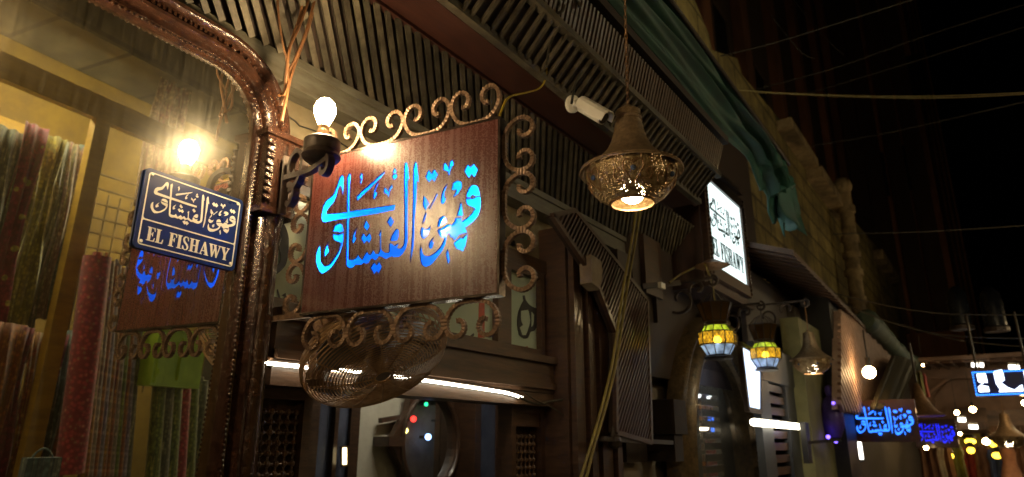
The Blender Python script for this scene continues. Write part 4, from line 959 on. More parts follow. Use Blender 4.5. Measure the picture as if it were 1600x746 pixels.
# ------------------------------------------------------------------ yellow hose pair
for off, lab in ((0, 'long yellow hose hanging from the awning behind the large pendant, left strand'), (1, 'long yellow hose hanging from the awning behind the large pendant, right strand')):
    o7 = off*6
    cable('hanging_hose', [onY(x+o7, y, Y) for x, y, Y in ((985,84,1.2),(994,100,1.25),(999,135,1.28),(1000,200,1.32),(997,300,1.34),(988,370,1.36),(974,450,1.36),(958,560,1.36),(942,630,1.36),(922,700,1.36),(897+o7*.9,780,1.36))], .0062, CABLEY, lab, 'hose', 'yellow hoses behind the pendant')

# ------------------------------------------------------------------ green tarpaulin awning
aw = thing('rolled_awning', 'bunched dark green tarpaulin awning rolled up along the canopy roof', 'awning', (3, .97, 3.35))
m = MB(); nx, nt_ = 120, 56; vs = []
for i in range(nx+1):
    s = i/nx; x = -1.5+s*6.35
    for j in range(nt_+1):
        t = j/nt_
        y = 1.03-.10*t; z = 3.33+.235*t-.055*max(0,(x-3)/2)*t
        am = .034*(1+.5*sin(x*1.3+t*4))
        f = sin(t*23+1.1*sin(x*1.4)+.7*sin(x*3.1+t*3)) + .5*sin(t*41+2.3*sin(x*.9)+x*.6)
        flap = max(0, sin(t*pi))
        y -= am*.75*f*flap+.03*flap; z -= .12*am*f + .045*sin(x*1.9+.8)*(1-t)*max(0, sin(x*2.3))
        if x > 4.15: k = (x-4.15)/.7; z -= k*.34*(1-t)**.7*(1+.3*sin(x*22+t*9)); y += .02*sin(x*40+t*3)*k
        vs.append((x, y, z))
W_ = nt_+1
m.add(vs, [(i*W_+j, i*W_+j+1, (i+1)*W_+j+1, (i+1)*W_+j) for i in range(nx) for j in range(nt_)])
o = obj('tarpaulin', m, GREENC, aw, True); sm = o.modifiers.new('th', 'SOLIDIFY'); sm.thickness = .004
m = MB(); m.cyl((-1.5,.905,3.60),(4.85,.915,3.50),.012,8); obj('edge_rod', m, DIRON, aw)
m = MB(); vs = []
for i in range(17):
    for j in range(9):
        u, v = i/16, j/8; x = 4.62+.36*u; vs.append((x, .93+.05*sin(u*15+v*2)*(.4+.6*v), 3.45-.05*u-v*(.40+.10*sin(u*7))*(1-.25*abs(u-.5))))
m.add(vs, [(i*9+j, i*9+j+1, (i+1)*9+j+1, (i+1)*9+j) for i in range(16) for j in range(8)]); o = obj('hanging_end', m, GREENC, aw, True); sm = o.modifiers.new('th', 'SOLIDIFY'); sm.thickness = .004

# ------------------------------------------------------------------ arched mirror
am_ = thing('arch_mirror', 'tall arched mirror in thick carved frame behind the stained glass lanterns', 'mirror', (4.6, 1.56, .5))
AY = 1.53; acx, aa, abz, az0 = 4.63, .60, .66, 1.50
pth = [V((acx+aa, AY, z)) for z in (.3,.6,.9,1.2,1.4)] + [V((acx+aa*cos(pi*i/28), AY, az0+abz*sin(pi*i/28))) for i in range(29)] + [V((acx-aa, AY, z)) for z in (1.4,1.2,.9,.6,.3)]
den = []
for i in range(len(pth)-1):
    L = (pth[i+1]-pth[i]).length; k = max(1, int(L/.03)); den += [pth[i].lerp(pth[i+1], j/k) for j in range(k)]
den.append(pth[-1])
prof = [(0,-.01),(0,.05),(.02,.07),(.04,.05),(.05,.055),(.08,.105),(.12,.12),(.16,.10),(.18,.06),(.20,.06),(.215,.09),(.24,.10),(.26,.08),(.265,-.01)]
def sweep2(mb, P, prof, cen):
    n = len(P); vs = []; k = len(prof)
    for i, p in enumerate(P):
        t = (P[min(i+1,n-1)]-P[max(i-1,0)]).normalized(); out = V((t.z,0,-t.x))
        if (p-cen).dot(out) < 0: out = -out
        for a, h in prof: vs.append(p+out*a+V((0,-h,0)))
    return mb.add(vs, [(i*k+q, i*k+q+1, (i+1)*k+q+1, (i+1)*k+q) for i in range(n-1) for q in range(k-1)])
AFR = mat('gilded_brown_frame', (.17,.11,.05), (.06,.04,.018), rough=.36, metal=.25, scale=30, bump=.6, dist=.004, coat=.3)
fr = obj('carved_frame', sweep2(MB(), den, prof, V((acx,AY,1))), AFR, am_, True)
bd = MB(); scl = MB()
for i in range(1, len(den)-1):
    t = (den[i+1]-den[i-1]).normalized(); out = V((t.z,0,-t.x))
    if (den[i]-V((acx,AY,1))).dot(out) < 0: out = -out
    bd.ball(den[i]+out*.045+V((0,-.062,0)), .013, 6, 4)
    if i % 2 == 0 and den[i].x > acx-.15: scl.ball(den[i]+out*.262+V((0,-.05,0)), .036, 8, 5, (1,1.4,1))
obj('bead_trim', bd, AFR, fr, True); obj('scalloped_edge', scl, AFR, fr, True)
gp = [(p.x, p.z) for p in [q_ + V((0,0,0)) for q_ in pth]]
obj('mirror_glass', MB().prism([((x-acx)*1.02+acx, z) for x, z in gp], (0, AY+.004, 0), (1,0,0), (0,0,1), .004), mirror_mat('arch_mirror_glass', (.75,.7,.6), .10, .12), am_)

sc2 = thing('wall_sconce', 'dark wooden wall sconce block beside the arch mirror', 'wall bracket', onY(1050, 665, 1.45))
m = MB(); c_ = onY(1050, 655, 1.45); m.box((c_.x-.09,1.40,c_.z-.08),(c_.x+.09,1.60,c_.z+.10)); m.box((c_.x-.06,1.42,c_.z-.22),(c_.x+.06,1.60,c_.z-.082)); obj('block', m, SLATB, sc2)
m = MB(); m.bar(onY(940,686,1.42), onY(1050,692,1.42), .02,.02); m.ball(onY(960,690,1.42), .035); m.tube([onY(960+3*cos(u),680+12*sin(u),1.42) for u in [i*.5 for i in range(13)]], .01, 6); obj('iron_arm', m, DIRON, sc2)
sw_ = thing('wooden_valance', 'broken wooden bracket block at the corner of the pilaster and canopy', 'wooden block', onY(912, 425, 1.5))
m = MB(); c_ = onY(914, 424, 1.44); m.prism([(-.05,-.07),(.03,-.09),(.06,-.0),(.05,.05),(-.05,.06)], (c_.x, 1.44, c_.z), (1,0,0), (0,0,1), .06); obj('block', m, mat('bare_wood', (.26,.2,.13), (.15,.11,.07), rough=.7, scale=12, bump=.3), sw_)

# ------------------------------------------------------------------ next shop along the alley
ns = thing('neighbour_shop', 'neighbouring shop front with brown lean-to roof and dark shutters past the arch mirror', 'shop', (7, 1.3, 0))
GRW = mat('greenish_pillar', (.26,.25,.12), (.16,.15,.07), rough=.75, scale=5, bump=.25)
m = MB(); m.box((6.3,1.30,0),(16.0,1.6,2.75)); obj('wall', m, mat('shop_wall_brown', (.10,.075,.055), (.05,.038,.028), rough=.7, scale=4, stretch=(4,4,1), bump=.3), ns)
m = MB()
p = [onY(x, y, 1.1) for x, y in ((1120,372),(1162,392),(1262,446),(1335,486))]
ya, yb = .98, 1.30
xa, xb = 4.95, 8.6
m.hexa([(xa,ya,2.86),(xb,ya,2.74),(xb,1.5,2.93),(xa,1.5,3.05),(xa,ya,2.90),(xb,ya,2.78),(xb,1.5,2.97),(xa,1.5,3.09)])
for i in range(26):
    x = xa+.07+i*(xb-xa-.1)/26; dz = -(x-xa)/(xb-xa)*.12; m.hexa([(x,ya-.006,2.845+dz),(x+.06,ya-.006,2.845+dz),(x+.06,1.5,3.035+dz),(x,1.5,3.035+dz),(x,ya-.006,2.858+dz),(x+.06,ya-.006,2.858+dz),(x+.06,1.5,3.048+dz),(x,1.5,3.048+dz)])
m.box((xa,ya-.03,2.70),(xb,ya-.012,2.845)) if False else None
obj('lean_to_roof', m, mat('roof_boards', (.10,.05,.03), (.05,.025,.015), rough=.55, scale=6, stretch=(1,5,5), bump=.3), ns)
m = MB(); m.box((4.98,1.36,2.28),(6.9,1.40,2.86)); obj('fascia', m, mat('lavender_grey_board', (.075,.06,.055), (.045,.036,.034), rough=.6, scale=4, stretch=(1,1,3), bump=.2), ns)
m = MB()
for px0, px1 in ((1183,1200),(1226,1240)):
    a = onY(px0, 660, 1.28); b = onY(px1, 660, 1.28); m.box((a.x,1.25,0),(b.x,1.298,2.25))
m.box((onY(1183,600,1.28).x,1.24,2.0),(onY(1242,600,1.28).x,1.298,2.24))
obj('door_frame', m, mat('grey_blue_frame', (.06,.065,.075), (.03,.033,.04), rough=.5, scale=6, bump=.15), ns)
m = MB(); a = onY(1201,650,1.29).x; b = onY(1225,650,1.29).x
for i in range(24): m.box((a,1.27,.1+i*.08),(b,1.297,.15+i*.08))
obj('shutter', m, WOOD, ns)
m = MB(); a = onY(1243,650,1.26).x; b = onY(1288,650,1.26).x; m.box((a,1.16,0),(b,1.298,2.55)); obj('pillar', m, GRW, ns)
m = MB(); a = onY(1289,650,1.2).x; b = onY(1306,650,1.2).x; m.box((a,1.05,0),(b,1.298,2.9)); obj('post', m, BLACKP, ns)
lp = thing('glowing_display', 'blue white glowing display panel between the arch mirror and second lantern', 'light panel', onY(1170, 590, 1.22))
q = [onY(x, y, 1.24) for x, y in ((1154,538),(1186,556),(1186,644),(1166,640))]
obj('panel', MB().prism([(v.x, v.z) for v in q], (0,1.25,0), (1,0,0), (0,0,1), .02), emit('pale_panel_light', (.62,.76,1), 2.2), lp)
m = MB()
for i in range(4): m.bar((q[i].x,1.235,q[i].z), (q[(i+1)%4].x,1.235,q[(i+1)%4].z), .03,.03,(0,1,0))
obj('panel_frame', m, DIRON, lp)
lt2 = thing('led_tube', 'short white LED tube glowing over the neighbouring shop door', 'LED tube', onY(1215, 664, 1.2))
obj('tube', MB().cyl(onY(1177,660,1.18), onY(1250,667,1.18), .022, 8), emit('led_tube_light_far', (1,.9,.68), 9.), lt2)
obj('clip', MB().bar(onY(1177,660,1.2)+V((0,.012,.01)), onY(1250,667,1.2)+V((0,.012,.01)), .03,.02), DIRON, lt2)
sbx = thing('wall_box', 'small dark switch box on the greenish pillar', 'switch box', onY(1258, 692, 1.15))
c_ = onY(1257, 692, 1.15); m = MB(); m.box((c_.x-.06,1.12,c_.z-.14),(c_.x+.06,1.158,c_.z+.14)); m.bar((c_.x-.02,1.13,c_.z),(c_.x+.5,1.0,c_.z+.02),.02,.02); obj('box', m, BLACKP, sbx)

# slatted gable lit by a bulb
PY = 1.0
SLP = mat('pinkish_slat', (.45,.30,.22), (.28,.18,.13), rough=.6, scale=9, bump=.3)
gb = thing('slatted_gable', 'pinkish slatted board front lit by a bare bulb over the far blue sign', 'slatted front', (9, PY, 2))
poly = [(a.x, a.z) for a in (onY(x, y, PY) for x, y in ((1312,486),(1352,514),(1392,545),(1392,620),(1340,646),(1312,640)))]
obj('backing', MB().prism(poly, (0, PY+.06, 0), (1,0,0), (0,0,1), .04), SLP, gb)
obj('slat', diag_slats(MB(), poly, PY+.005, .075, .045, .03, (.86,-.51)), SLP, gb)
bl3 = onY(1358, 582, .86)
def bulb_lamp(p, r, label, m=FARB, group='bare bulbs along the far alley', cord=.5):
    t = thing('hanging_bulb', label, 'bulb', p, group); p = V(p)
    obj('bulb', MB().ball(p, r, 12, 8), m, t); obj('socket', MB().cyl(p+V((0,0,r*.8)), p+V((0,0,r*2.4)), r*.42, 8), BLACKP, t)
    if cord: obj('cord', MB().cyl(p+V((0,0,r*2.4)), p+V((0,0,r*2.4+cord)), r*.12, 5), CABLEK, t)
    return t
bulb_lamp(bl3, .055, 'bare glowing bulb in front of the pinkish slatted board', cord=.25)
tp = thing('draped_cloth', 'dark ribbed cloth hanging bunched in front of the pinkish slats', 'cloth', onY(1400, 600, .8))
m = MB(); vs = []
tl, tr, bl_, br_ = onY(1398,556,.82), onY(1430,566,.82), onY(1366,640,.86), onY(1392,648,.86)
for i in range(25):
    for j in range(9):
        u, v = i/24, j/8; p_ = tl.lerp(tr, u).lerp(bl_.lerp(br_, u), v); vs.append(p_+V((0,.05*sin(u*34),0)))
m.add(vs, [(i*9+j, i*9+j+1, (i+1)*9+j+1, (i+1)*9+j) for i in range(24) for j in range(8)])
o = obj('cloth', m, mat('dark_drape', (.07,.06,.03), (.04,.034,.02), rough=.7, scale=10, bump=.2), tp, True); o.modifiers.new('th','SOLIDIFY').thickness = .01
o2 = thing('folded_tarp', 'grey green tarp folded on top of the pinkish slatted front', 'tarp', onY(1385, 545, .98))
m = MB(); cpts = catmull([onY(x, y, .97) for x, y in ((1352,500),(1372,520),(1392,542),(1412,560),(1428,568))], 6)
m.tube(cpts, .13, 12, scale=lambda t, i: .7+.35*sin(i*1.9)**2); obj('roll', m, mat('grey_green_tarp', (.06,.09,.06), (.03,.05,.035), rough=.7, scale=9, bump=.5), o2, True)

# far blue lettered signs (same script)
BLUEL = emit('blue_letter_light', (.02,.16,1.0), 3.2); BLUED = emit('deep_blue_letter_light', (.008,.02,1.0), 1.6)
def letter_sign(px, X, m, label, fill=.8):
    (x0, y0), (x1, y1) = px
    a = onX(x0, y1, X); b = onX(x1, y0, X); c = onX(x0, y0, X)
    wd = (V((b.x,b.y,0))-V((a.x,a.y,0))).length; ht = c.z-a.z
    t = thing('blue_letter_sign', label, 'sign', a, 'blue lettered signs down the alley'); u = V((0,-1,0))
    mb = MB(); mb.obox(a+u*wd/2+uz*ht/2+V((.045,0,0)), u*(wd*.56), uz*(ht*.72), V((.03,0,0))); obj('board', mb, BEAMM, t)
    flat('arabic_lettering', logo(0, 0, wd, ht, 2), a, u, uz, .012, m, t)
    mb = MB(); mb.bar(a-u*wd*.06+uz*(ht*1.25)+V((.03,0,0)), a-u*(wd*.06+.35)+uz*(ht*1.25)+V((.03,0,0)), .03,.03); obj('mounting_bar', mb, DIRON, t)
letter_sign(((1340,636),(1424,681)), 7.2, BLUEL, 'brighter blue glowing Arabic lettered sign below the pinkish slats')
letter_sign(((1434,662),(1489,693)), 9.5, BLUED, 'smaller deep blue glowing Arabic lettered sign farther down the alley')
vs_n = thing('vertical_lamp', 'short vertical white tube glowing below the brighter blue sign', 'tube lamp', onX(1344, 703, 7.6))
obj('tube', MB().cyl(onX(1342,690,7.6), onX(1346,718,7.6), .02, 8), emit('white_tube_light', (1,.95,.85), 6), vs_n); obj('holder', MB().cyl(onX(1341,686,7.65), onX(1346,722,7.65), .022, 8), DIRON, vs_n)
pb = thing('purple_display', 'dim violet lit display figure in the shop doorway by the small bell pendant', 'display', onX(1300, 660, 6.2))
m = MB(); c_ = onX(1300, 650, 6.25); m.lathe([(0,-.18),(.05,-.17),(.09,-.08),(.085,.06),(.05,.13),(.025,.16),(.035,.19),(.03,.23),(0,.25)], c_, 18); obj('figure', m, mat('violet_cloth', (.10,.05,.32), (.05,.03,.18), rough=.5, scale=12, bump=.1), pb, True)
m = MB(); m.ball(onX(1294,683,6.1), .016, 8, 6); m.ball(onX(1306,690,6.1), .014, 8, 6); m.ball(onX(1302,630,6.1), .012, 8, 6); obj('small_light', m, emit('violet_light', (.15,.08,1), 6), pb)

# LED panel sign
LX = 9.0
a = onX(1525, 620, LX); c = onX(1525, 580, LX); b = onX(1622, 620, LX)
u = V((0,-1,0)); wd = a.y-b.y; ht = c.z-a.z
ls = thing('led_screen_sign', 'blue and white glowing LED screen sign hanging at the end of the alley', 'LED sign', a)
obj('screen', MB().obox(a+u*wd/2+uz*ht/2+V((.05,0,0)), u*wd/2, uz*ht/2, V((.045,0,0))), mat('dark_blue_screen', (.006,.012,.10), (.004,.008,.07), rough=.3, scale=4, bump=0), ls)
k = wd/97/2.8056
def lp_(pts): return [((x-797)*k*1.0, (395-y)/115*ht) for x, y in pts]
WL = emit('white_led_light', (.75,.88,1), 4.5); BL = emit('blue_led_dot_light', (.03,.25,1), 4.)
flat('white_graphic', [lp_(p) for p in ([(820,293),(860,293),(862,335),(846,333),(830,345),(862,352),(862,375),(815,375),(815,352),(838,338),(820,328)],[(897,285),(938,280),(940,325),(922,337),(945,358),(975,372),(1000,355),(1012,350),(1012,378),(905,378),(912,366),(899,340)],[(1030,290),(1055,290),(1055,378),(1030,378)])], a+V((-.001,0,0)), u, uz, .006, WL, ls)
m = MB()
for i in range(28):
    x = (i+.5)/28*wd
    for z in (.06, .94): m.obox(a+u*x+uz*ht*z+V((-.002,0,0)), u*wd/28*.33, uz*wd/28*.33, V((.003,0,0)))
for i in range(8): m.obox(a+u*wd*.018+uz*ht*(.12+i*.105)+V((-.002,0,0)), u*wd/28*.33, uz*wd/28*.33, V((.003,0,0)))
obj('dot_border', m, BL, ls)
for q_ in (.05, wd-.05): obj('hanger', MB().cyl(a+u*q_+uz*ht, a+u*q_+uz*(ht+.6), .012, 6), DIRON, ls)

# canopy bridging the far end of the alley
fr_ = thing('alley_canopy', 'slatted brown canopy spanning the far end of the alley', 'canopy', (14, 0, 3))
FX = 13.5
tl = onX(1432, 556, FX); tr = onX(1640, 540, FX); bl_ = onX(1432, 640, FX); br_ = onX(1640, 640, FX)
FB = mat('far_brown_board', (.24,.14,.09), (.12,.07,.045), rough=.7, scale=2, bump=.2)
m = MB(); m.box((FX+.05, tr.y, 1.95), (FX+.1, tl.y+.1, tl.z-.25)); obj('backing', m, FB, fr_)
polyf = [(-(v.y), v.z) for v in (onX(1462,640,FX), onX(1488,595,FX), onX(1560,598,FX), onX(1562,650,FX))]
m = MB(); nx_ = 14
for i in range(nx_):
    p0 = onX(1450+i*5.5, 640-i*.5, FX); p1 = onX(1482+i*5.5, 598, FX); m.bar(p0, p1, .04, .025, (1,0,0))
obj('slat', m, FB, fr_)
m = MB(); m.bar(onX(1440,622,FX-.03), onX(1482,592,FX-.03), .05,.05); m.bar(onX(1448,628,FX-.03), onX(1476,650,FX-.03), .05,.05); m.bar(onX(1430,566,FX-.3), onX(1640,560,FX-.3), .10,.07); m.bar(onX(1430,590,FX-.02), onX(1640,588,FX-.02), .06,.05)
obj('frame_bar', m, FB, fr_)
m = MB(); m.hexa([(FX-.6,tr.y,tl.z-.16),(FX+3,tr.y,tl.z+.05),(FX+3,tl.y+.3,tl.z+.05),(FX-.6,tl.y+.3,tl.z-.16),(FX-.6,tr.y,tl.z-.10),(FX+3,tr.y,tl.z+.11),(FX+3,tl.y+.3,tl.z+.11),(FX-.6,tl.y+.3,tl.z-.10)])
for i in range(12): y = tr.y+i*(tl.y-tr.y)/11; m.bar((FX-.62,y,tl.z-.19),(FX+2.9,y,tl.z+.01),.03,.04)
obj('roof', m, FB, fr_)
# closing wall of the far shops
m = MB(); m.box((17.5,-4,0),(18,1.5,3.3)); t = thing('far_shop_front', 'dim shop fronts closing the far end of the alley', 'shop', (17.5,0,0)); obj('wall', m, FB, t)
YST = mat('ochre_post', (.5,.38,.06), (.35,.25,.04), rough=.6, scale=5, bump=.2)
m = MB()
for px in (1487, 1509, 1530, 1552): c_ = onX(px, 720, 16.8); m.box((16.7,c_.y-.09,0),(16.9,c_.y+.09,1.75))
obj('door_post', m, YST, t)
m = MB()
for px in (1450,1470,1575,1595): c_ = onX(px, 720, 16.9); m.box((16.8,c_.y-.12,0),(16.95,c_.y+.12,1.9))
obj('shutter', m, SLP, t)
spots = [(1520,640,11,.075,FARB,'larger of two close bare bulbs below the LED screen sign'),(1495,645,11.5,.06,FARB,'smaller of two close bare bulbs beside the far slats'),
 (1500,678,12,.045,FARB,'bare bulb low beside the deep blue sign'),(1442,571,12.5,.035,FARB,'small bulb on the far canopy beam above the deep blue sign'),
 (1579,697,10,.045,FARB,'bright bulb hanging under the far pinkish pendant lamp'),(1447,700,9,.045,FARB,'bare bulb under the deep blue sign'),
 (1330,660,8,.02,FARB,'tiny bulb at the near end of the brighter blue sign'),(1547,716,13,.02,FARB,'tiny low bulb among the ochre posts'),(1601,630,9.5,.06,FARB,'bulb at the far frame edge under the LED screen')]
for px, py, X, r, mt, lab in spots: bulb_lamp(onX(px, py, X), r*.5, lab, mt, cord=.4)
GL = emit('yellow_lantern_light', (1,.62,.04), 7.); WS = emit('white_strip_light', (1,.95,.82), 6.)
def hang_light(px, py, X, w_, h_, mt, label, cat='lamp', group='small lamps in the far shops'):
    p = onX(px, py, X); t = thing('shop_lamp', label, cat, p, group); kx = X/1064*1.0
    obj('shade', MB().lathe([(0,h_*1.5),(w_*.5,h_*1.3),(w_*.75,h_*.7),(w_*.6,h_*.5)], p, 14), DIRON, t, True); obj('glow', MB().ball(p, 1, 12, 8, (w_*.6,w_*.6,h_*.55)), mt, t)
for i, (px, py, X, w_, h_, mt, lab) in enumerate(((1516,690,13.5,.13,.08,GL,'yellow lamp left of a row above the ochre posts'),(1541,690,13.5,.09,.09,FARB,'white lamp amid the yellow row above the ochre posts'),(1552,694,13,.08,.09,GL,'small yellow lamp ending the row above the ochre posts'),
  (1517,704,12,.08,.08,GL,'yellow lamp with dark shade lower left of the posts'),(1558,712,12,.10,.08,GL,'yellow lamp with dark shade below the row of yellow lamps'),(1486,713,13,.06,.08,GL,'dim yellow lamp beside the deep blue sign'))):
    hang_light(px, py, X, w_, h_, mt, lab)
def tube_lamp(px0, px1, py, X, label):
    t = thing('strip_lamp', label, 'strip lamp', onX(px0, py, X), 'white strip lamps in the far alley'); a, b = onX(px0, py, X), onX(px1, py+.5, X)
    obj('tube', MB().cyl(a, b, .03, 8), WS, t); obj('housing', MB().bar(a+uz*.045, b+uz*.045, .06, .03), WHITEM, t)
tube_lamp(1518,1528,570.5,12.8,'short white strip lamp left of a pair above the LED screen'); tube_lamp(1531,1537,570.5,12.8,'short white strip lamp right of a pair above the LED screen')
tube_lamp(1576,1593,574,12.4,'wide white strip lamp directly above the LED screen'); tube_lamp(1497,1509,656,12.8,'white strip lamp below the smaller bare bulb'); tube_lamp(1514,1528,667,12.6,'white strip lamp below the larger bare bulb')
pk = onX(1575, 682, 9.8)
pendant(pk, .19, 'pale pinkish bell pendant lamp far down the alley below the LED screen', pk+uz*.62, bulb=INB2)
hc = thing('hanging_cloth', 'pinkish brown garment hanging under the far pendant lamp', 'garment', onX(1575,720,10.4))
m = MB(); c_ = onX(1577,722,10.4); m.lathe([(0,.2),(.05,.19),(.09,.1),(.07,0),(.11,-.15),(.13,-.3),(0,-.31)], c_, 14); obj('cloth', m, mat('peach_cloth', (.5,.24,.12), (.3,.13,.07), rough=.8, scale=9, bump=.3), hc, True)
fd = thing('far_pyramid_lamp', 'dark pyramid shaped lamp hood in front of the far slats', 'lamp hood', onX(1440, 640, 9))
obj('hood', MB().lathe([(0,.36),(.03,.34),(.07,.2),(.16,.05),(.24,0),(.2,-.01),(0,.0)], onX(1440, 650, 9), 20), BRASS, fd, True)
obj('rod', MB().cyl(onX(1440,650,9)+uz*.36, onX(1440,650,9)+uz*.8, .012, 6), DIRON, fd)

# layered awnings and goods of the far shops
AWN = mat('far_awning_cloth', (.16,.09,.05), (.08,.045,.025), rough=.8, scale=4, bump=.3, stain=2.)
for px0, px1, py, X, dp, lab in ((1432,1462,650,12.2,.5,'dark brown lean-to awning behind the deep blue sign'),(1490,1545,662,12.9,.35,'dark brown lean-to awning under the white strip lamps'),(1545,1620,668,11.6,.5,'dark brown lean-to awning behind the pale pinkish pendant')):
    a_, b_ = onX(px0, py, X), onX(px1, py, X); t = thing('far_awning', lab, 'awning', a_, 'awnings of the far shops'); m = MB()
    m.hexa([(X,b_.y,a_.z),(X,a_.y,a_.z),(X+dp,a_.y,a_.z+.22),(X+dp,b_.y,a_.z+.22),(X,b_.y,a_.z+.02),(X,a_.y,a_.z+.02),(X+dp,a_.y,a_.z+.24),(X+dp,b_.y,a_.z+.24)]); obj('cover', m, AWN, t)
    m = MB(); n_ = 9
    for i in range(n_): y0 = a_.y+(b_.y-a_.y)*i/n_; y1 = a_.y+(b_.y-a_.y)*(i+.86)/n_; m.box((X-.012,min(y0,y1),a_.z-.09),(X-.002,max(y0,y1),a_.z+.018))
    obj('valance', m, AWN, t)
GARM = [mat('garment_%s' % nm, c, None, rough=.85, scale=8, bump=.3) for nm, c in (('brown',(.25,.12,.06)),('red',(.35,.05,.04)),('olive',(.2,.2,.06)),('cream',(.5,.42,.28)),('blue',(.06,.09,.25)))]
GN = ('brown','red','olive','cream','blue')
for i, (px, py, X, ci, wh) in enumerate(((1452,722,11.2,0,'under the deep blue sign'),(1463,726,11.8,3,'beside the bulb under the deep blue sign'),(1476,718,12.0,0,'between the deep blue sign and the ochre posts'),(1497,728,13.2,2,'between the first two ochre posts'),(1520,730,13.4,1,'between the middle ochre posts'),(1538,728,13.0,0,'before the third ochre post'),(1562,736,12.6,4,'left of the far hanging garment'),(1592,714,11.5,0,'at the frame edge by the pale pendant'),(1437,600,11.0,2,'on the canopy beam above the dark lamp hood'),(1443,602,11.1,1,'on the canopy beam right of the olive one'))):
    c_ = onX(px, py, X); m = MB(); w_ = .11 if i < 8 else .05; h_ = .30 if i < 8 else .16; vs = []
    for a in range(9):
        for b in range(7): u_, v_ = a/8-.5, b/6; vs.append((c_.x+.03*sin(u_*14+i), c_.y+u_*2*w_*(.75+.35*v_+(.25 if b == 1 else 0)), c_.z+h_-2*h_*v_))
    m.add(vs, [(a*7+b, a*7+b+1, (a+1)*7+b+1, (a+1)*7+b) for a in range(8) for b in range(6)])
    o = obj('hanging_garment', m, GARM[ci], None, True, base=c_); o.modifiers.new('th','SOLIDIFY').thickness = .012
    tag(o, 'small %s garment hanging %s' % (GN[ci], wh), 'garment', 'garments hanging in the far shops')
# ------------------------------------------------------------------ overhead wires
def wire(pts, r, label, group='wires strung over the alley', m=CABLEK): cable('overhead_wire', pts, r, m, label, 'wire', group, 8)
WY_ = mat('pale_twin_wire', (.34,.28,.11), (.25,.2,.08), rough=.5, scale=20, bump=0)
wire([onX(1020,128,5.2), onX(1180,143,6), onX(1340,150,7), onX(1480,150,7.6), onX(1640,143,8.2)], .0042, 'pale wire of the twin pair sagging across the dark sky, upper strand', m=WY_)
wire([onX(1180,145,6.05), onX(1340,152,7.05), onX(1480,153,7.65), onX(1640,145,8.25)], .0042, 'pale wire of the twin pair sagging across the dark sky, lower strand', m=WY_)
for i, (pp_, X, lab) in enumerate((
  (((1080,98),(1200,70),(1330,30),(1440,-5)),6,'thin dark wire rising steeply across the top of the dark house'),(((1180,140),(1300,108),(1450,55),(1640,-5)),8,'thin dark wire crossing high above the twin pair'),
  (((1250,150),(1400,105),(1640,30)),9,'thin dark wire crossing the tall house just above the twin pair'),(((1270,228),(1400,205),(1640,150)),10,'thin dark wire crossing below the twin pair'),
  (((1300,366),(1450,362),(1640,350)),9,'thin dark wire level with the top of the drain pipe'),(((1260,445),(1350,470),(1470,490),(1640,492)),7,'thin wire sagging over the far shop roofs, uppermost'),
  (((1290,462),(1380,500),(1480,524),(1640,530)),7.5,'thin wire sagging over the far shop roofs, second down'),(((1400,505),(1500,532),(1640,545)),9,'thin wire sagging over the far shop roofs, third down'),
  (((1205,25),(1250,80),(1272,92)),7,'short taut wire slanting over the dark house near the stepped wall'),(((1240,0),(1290,60),(1318,86)),8,'short taut wire slanting over the dark house near the tall house'))):
    wire([onX(x, y, X+.2*j) for j, (x, y) in enumerate(pp_)], .0055 if i < 8 else .004, lab)
jug = mat('clear_blue_glass', (.012,.014,.017), (.008,.009,.012), rough=.25, scale=5, bump=0)
for px, py, lab in ((1497,478,'tall dim glass lamp on the far roof, left of two'),(1550,480,'tall dim glass lamp on the far roof, right of two')):
    c_ = onX(px, py, 12); t = thing('roof_lantern', lab, 'lantern', c_, 'dim glass lamps on the far roof'); obj('glass', MB().lathe([(0,.3),(.05,.29),(.12,.2),(.14,.05),(.14,-.28),(0,-.3)], c_, 16), jug, t, True); obj('base', MB().lathe([(0,-.302),(.16,-.302),(.16,-.36),(0,-.36)], c_, 16), DIRON, t)

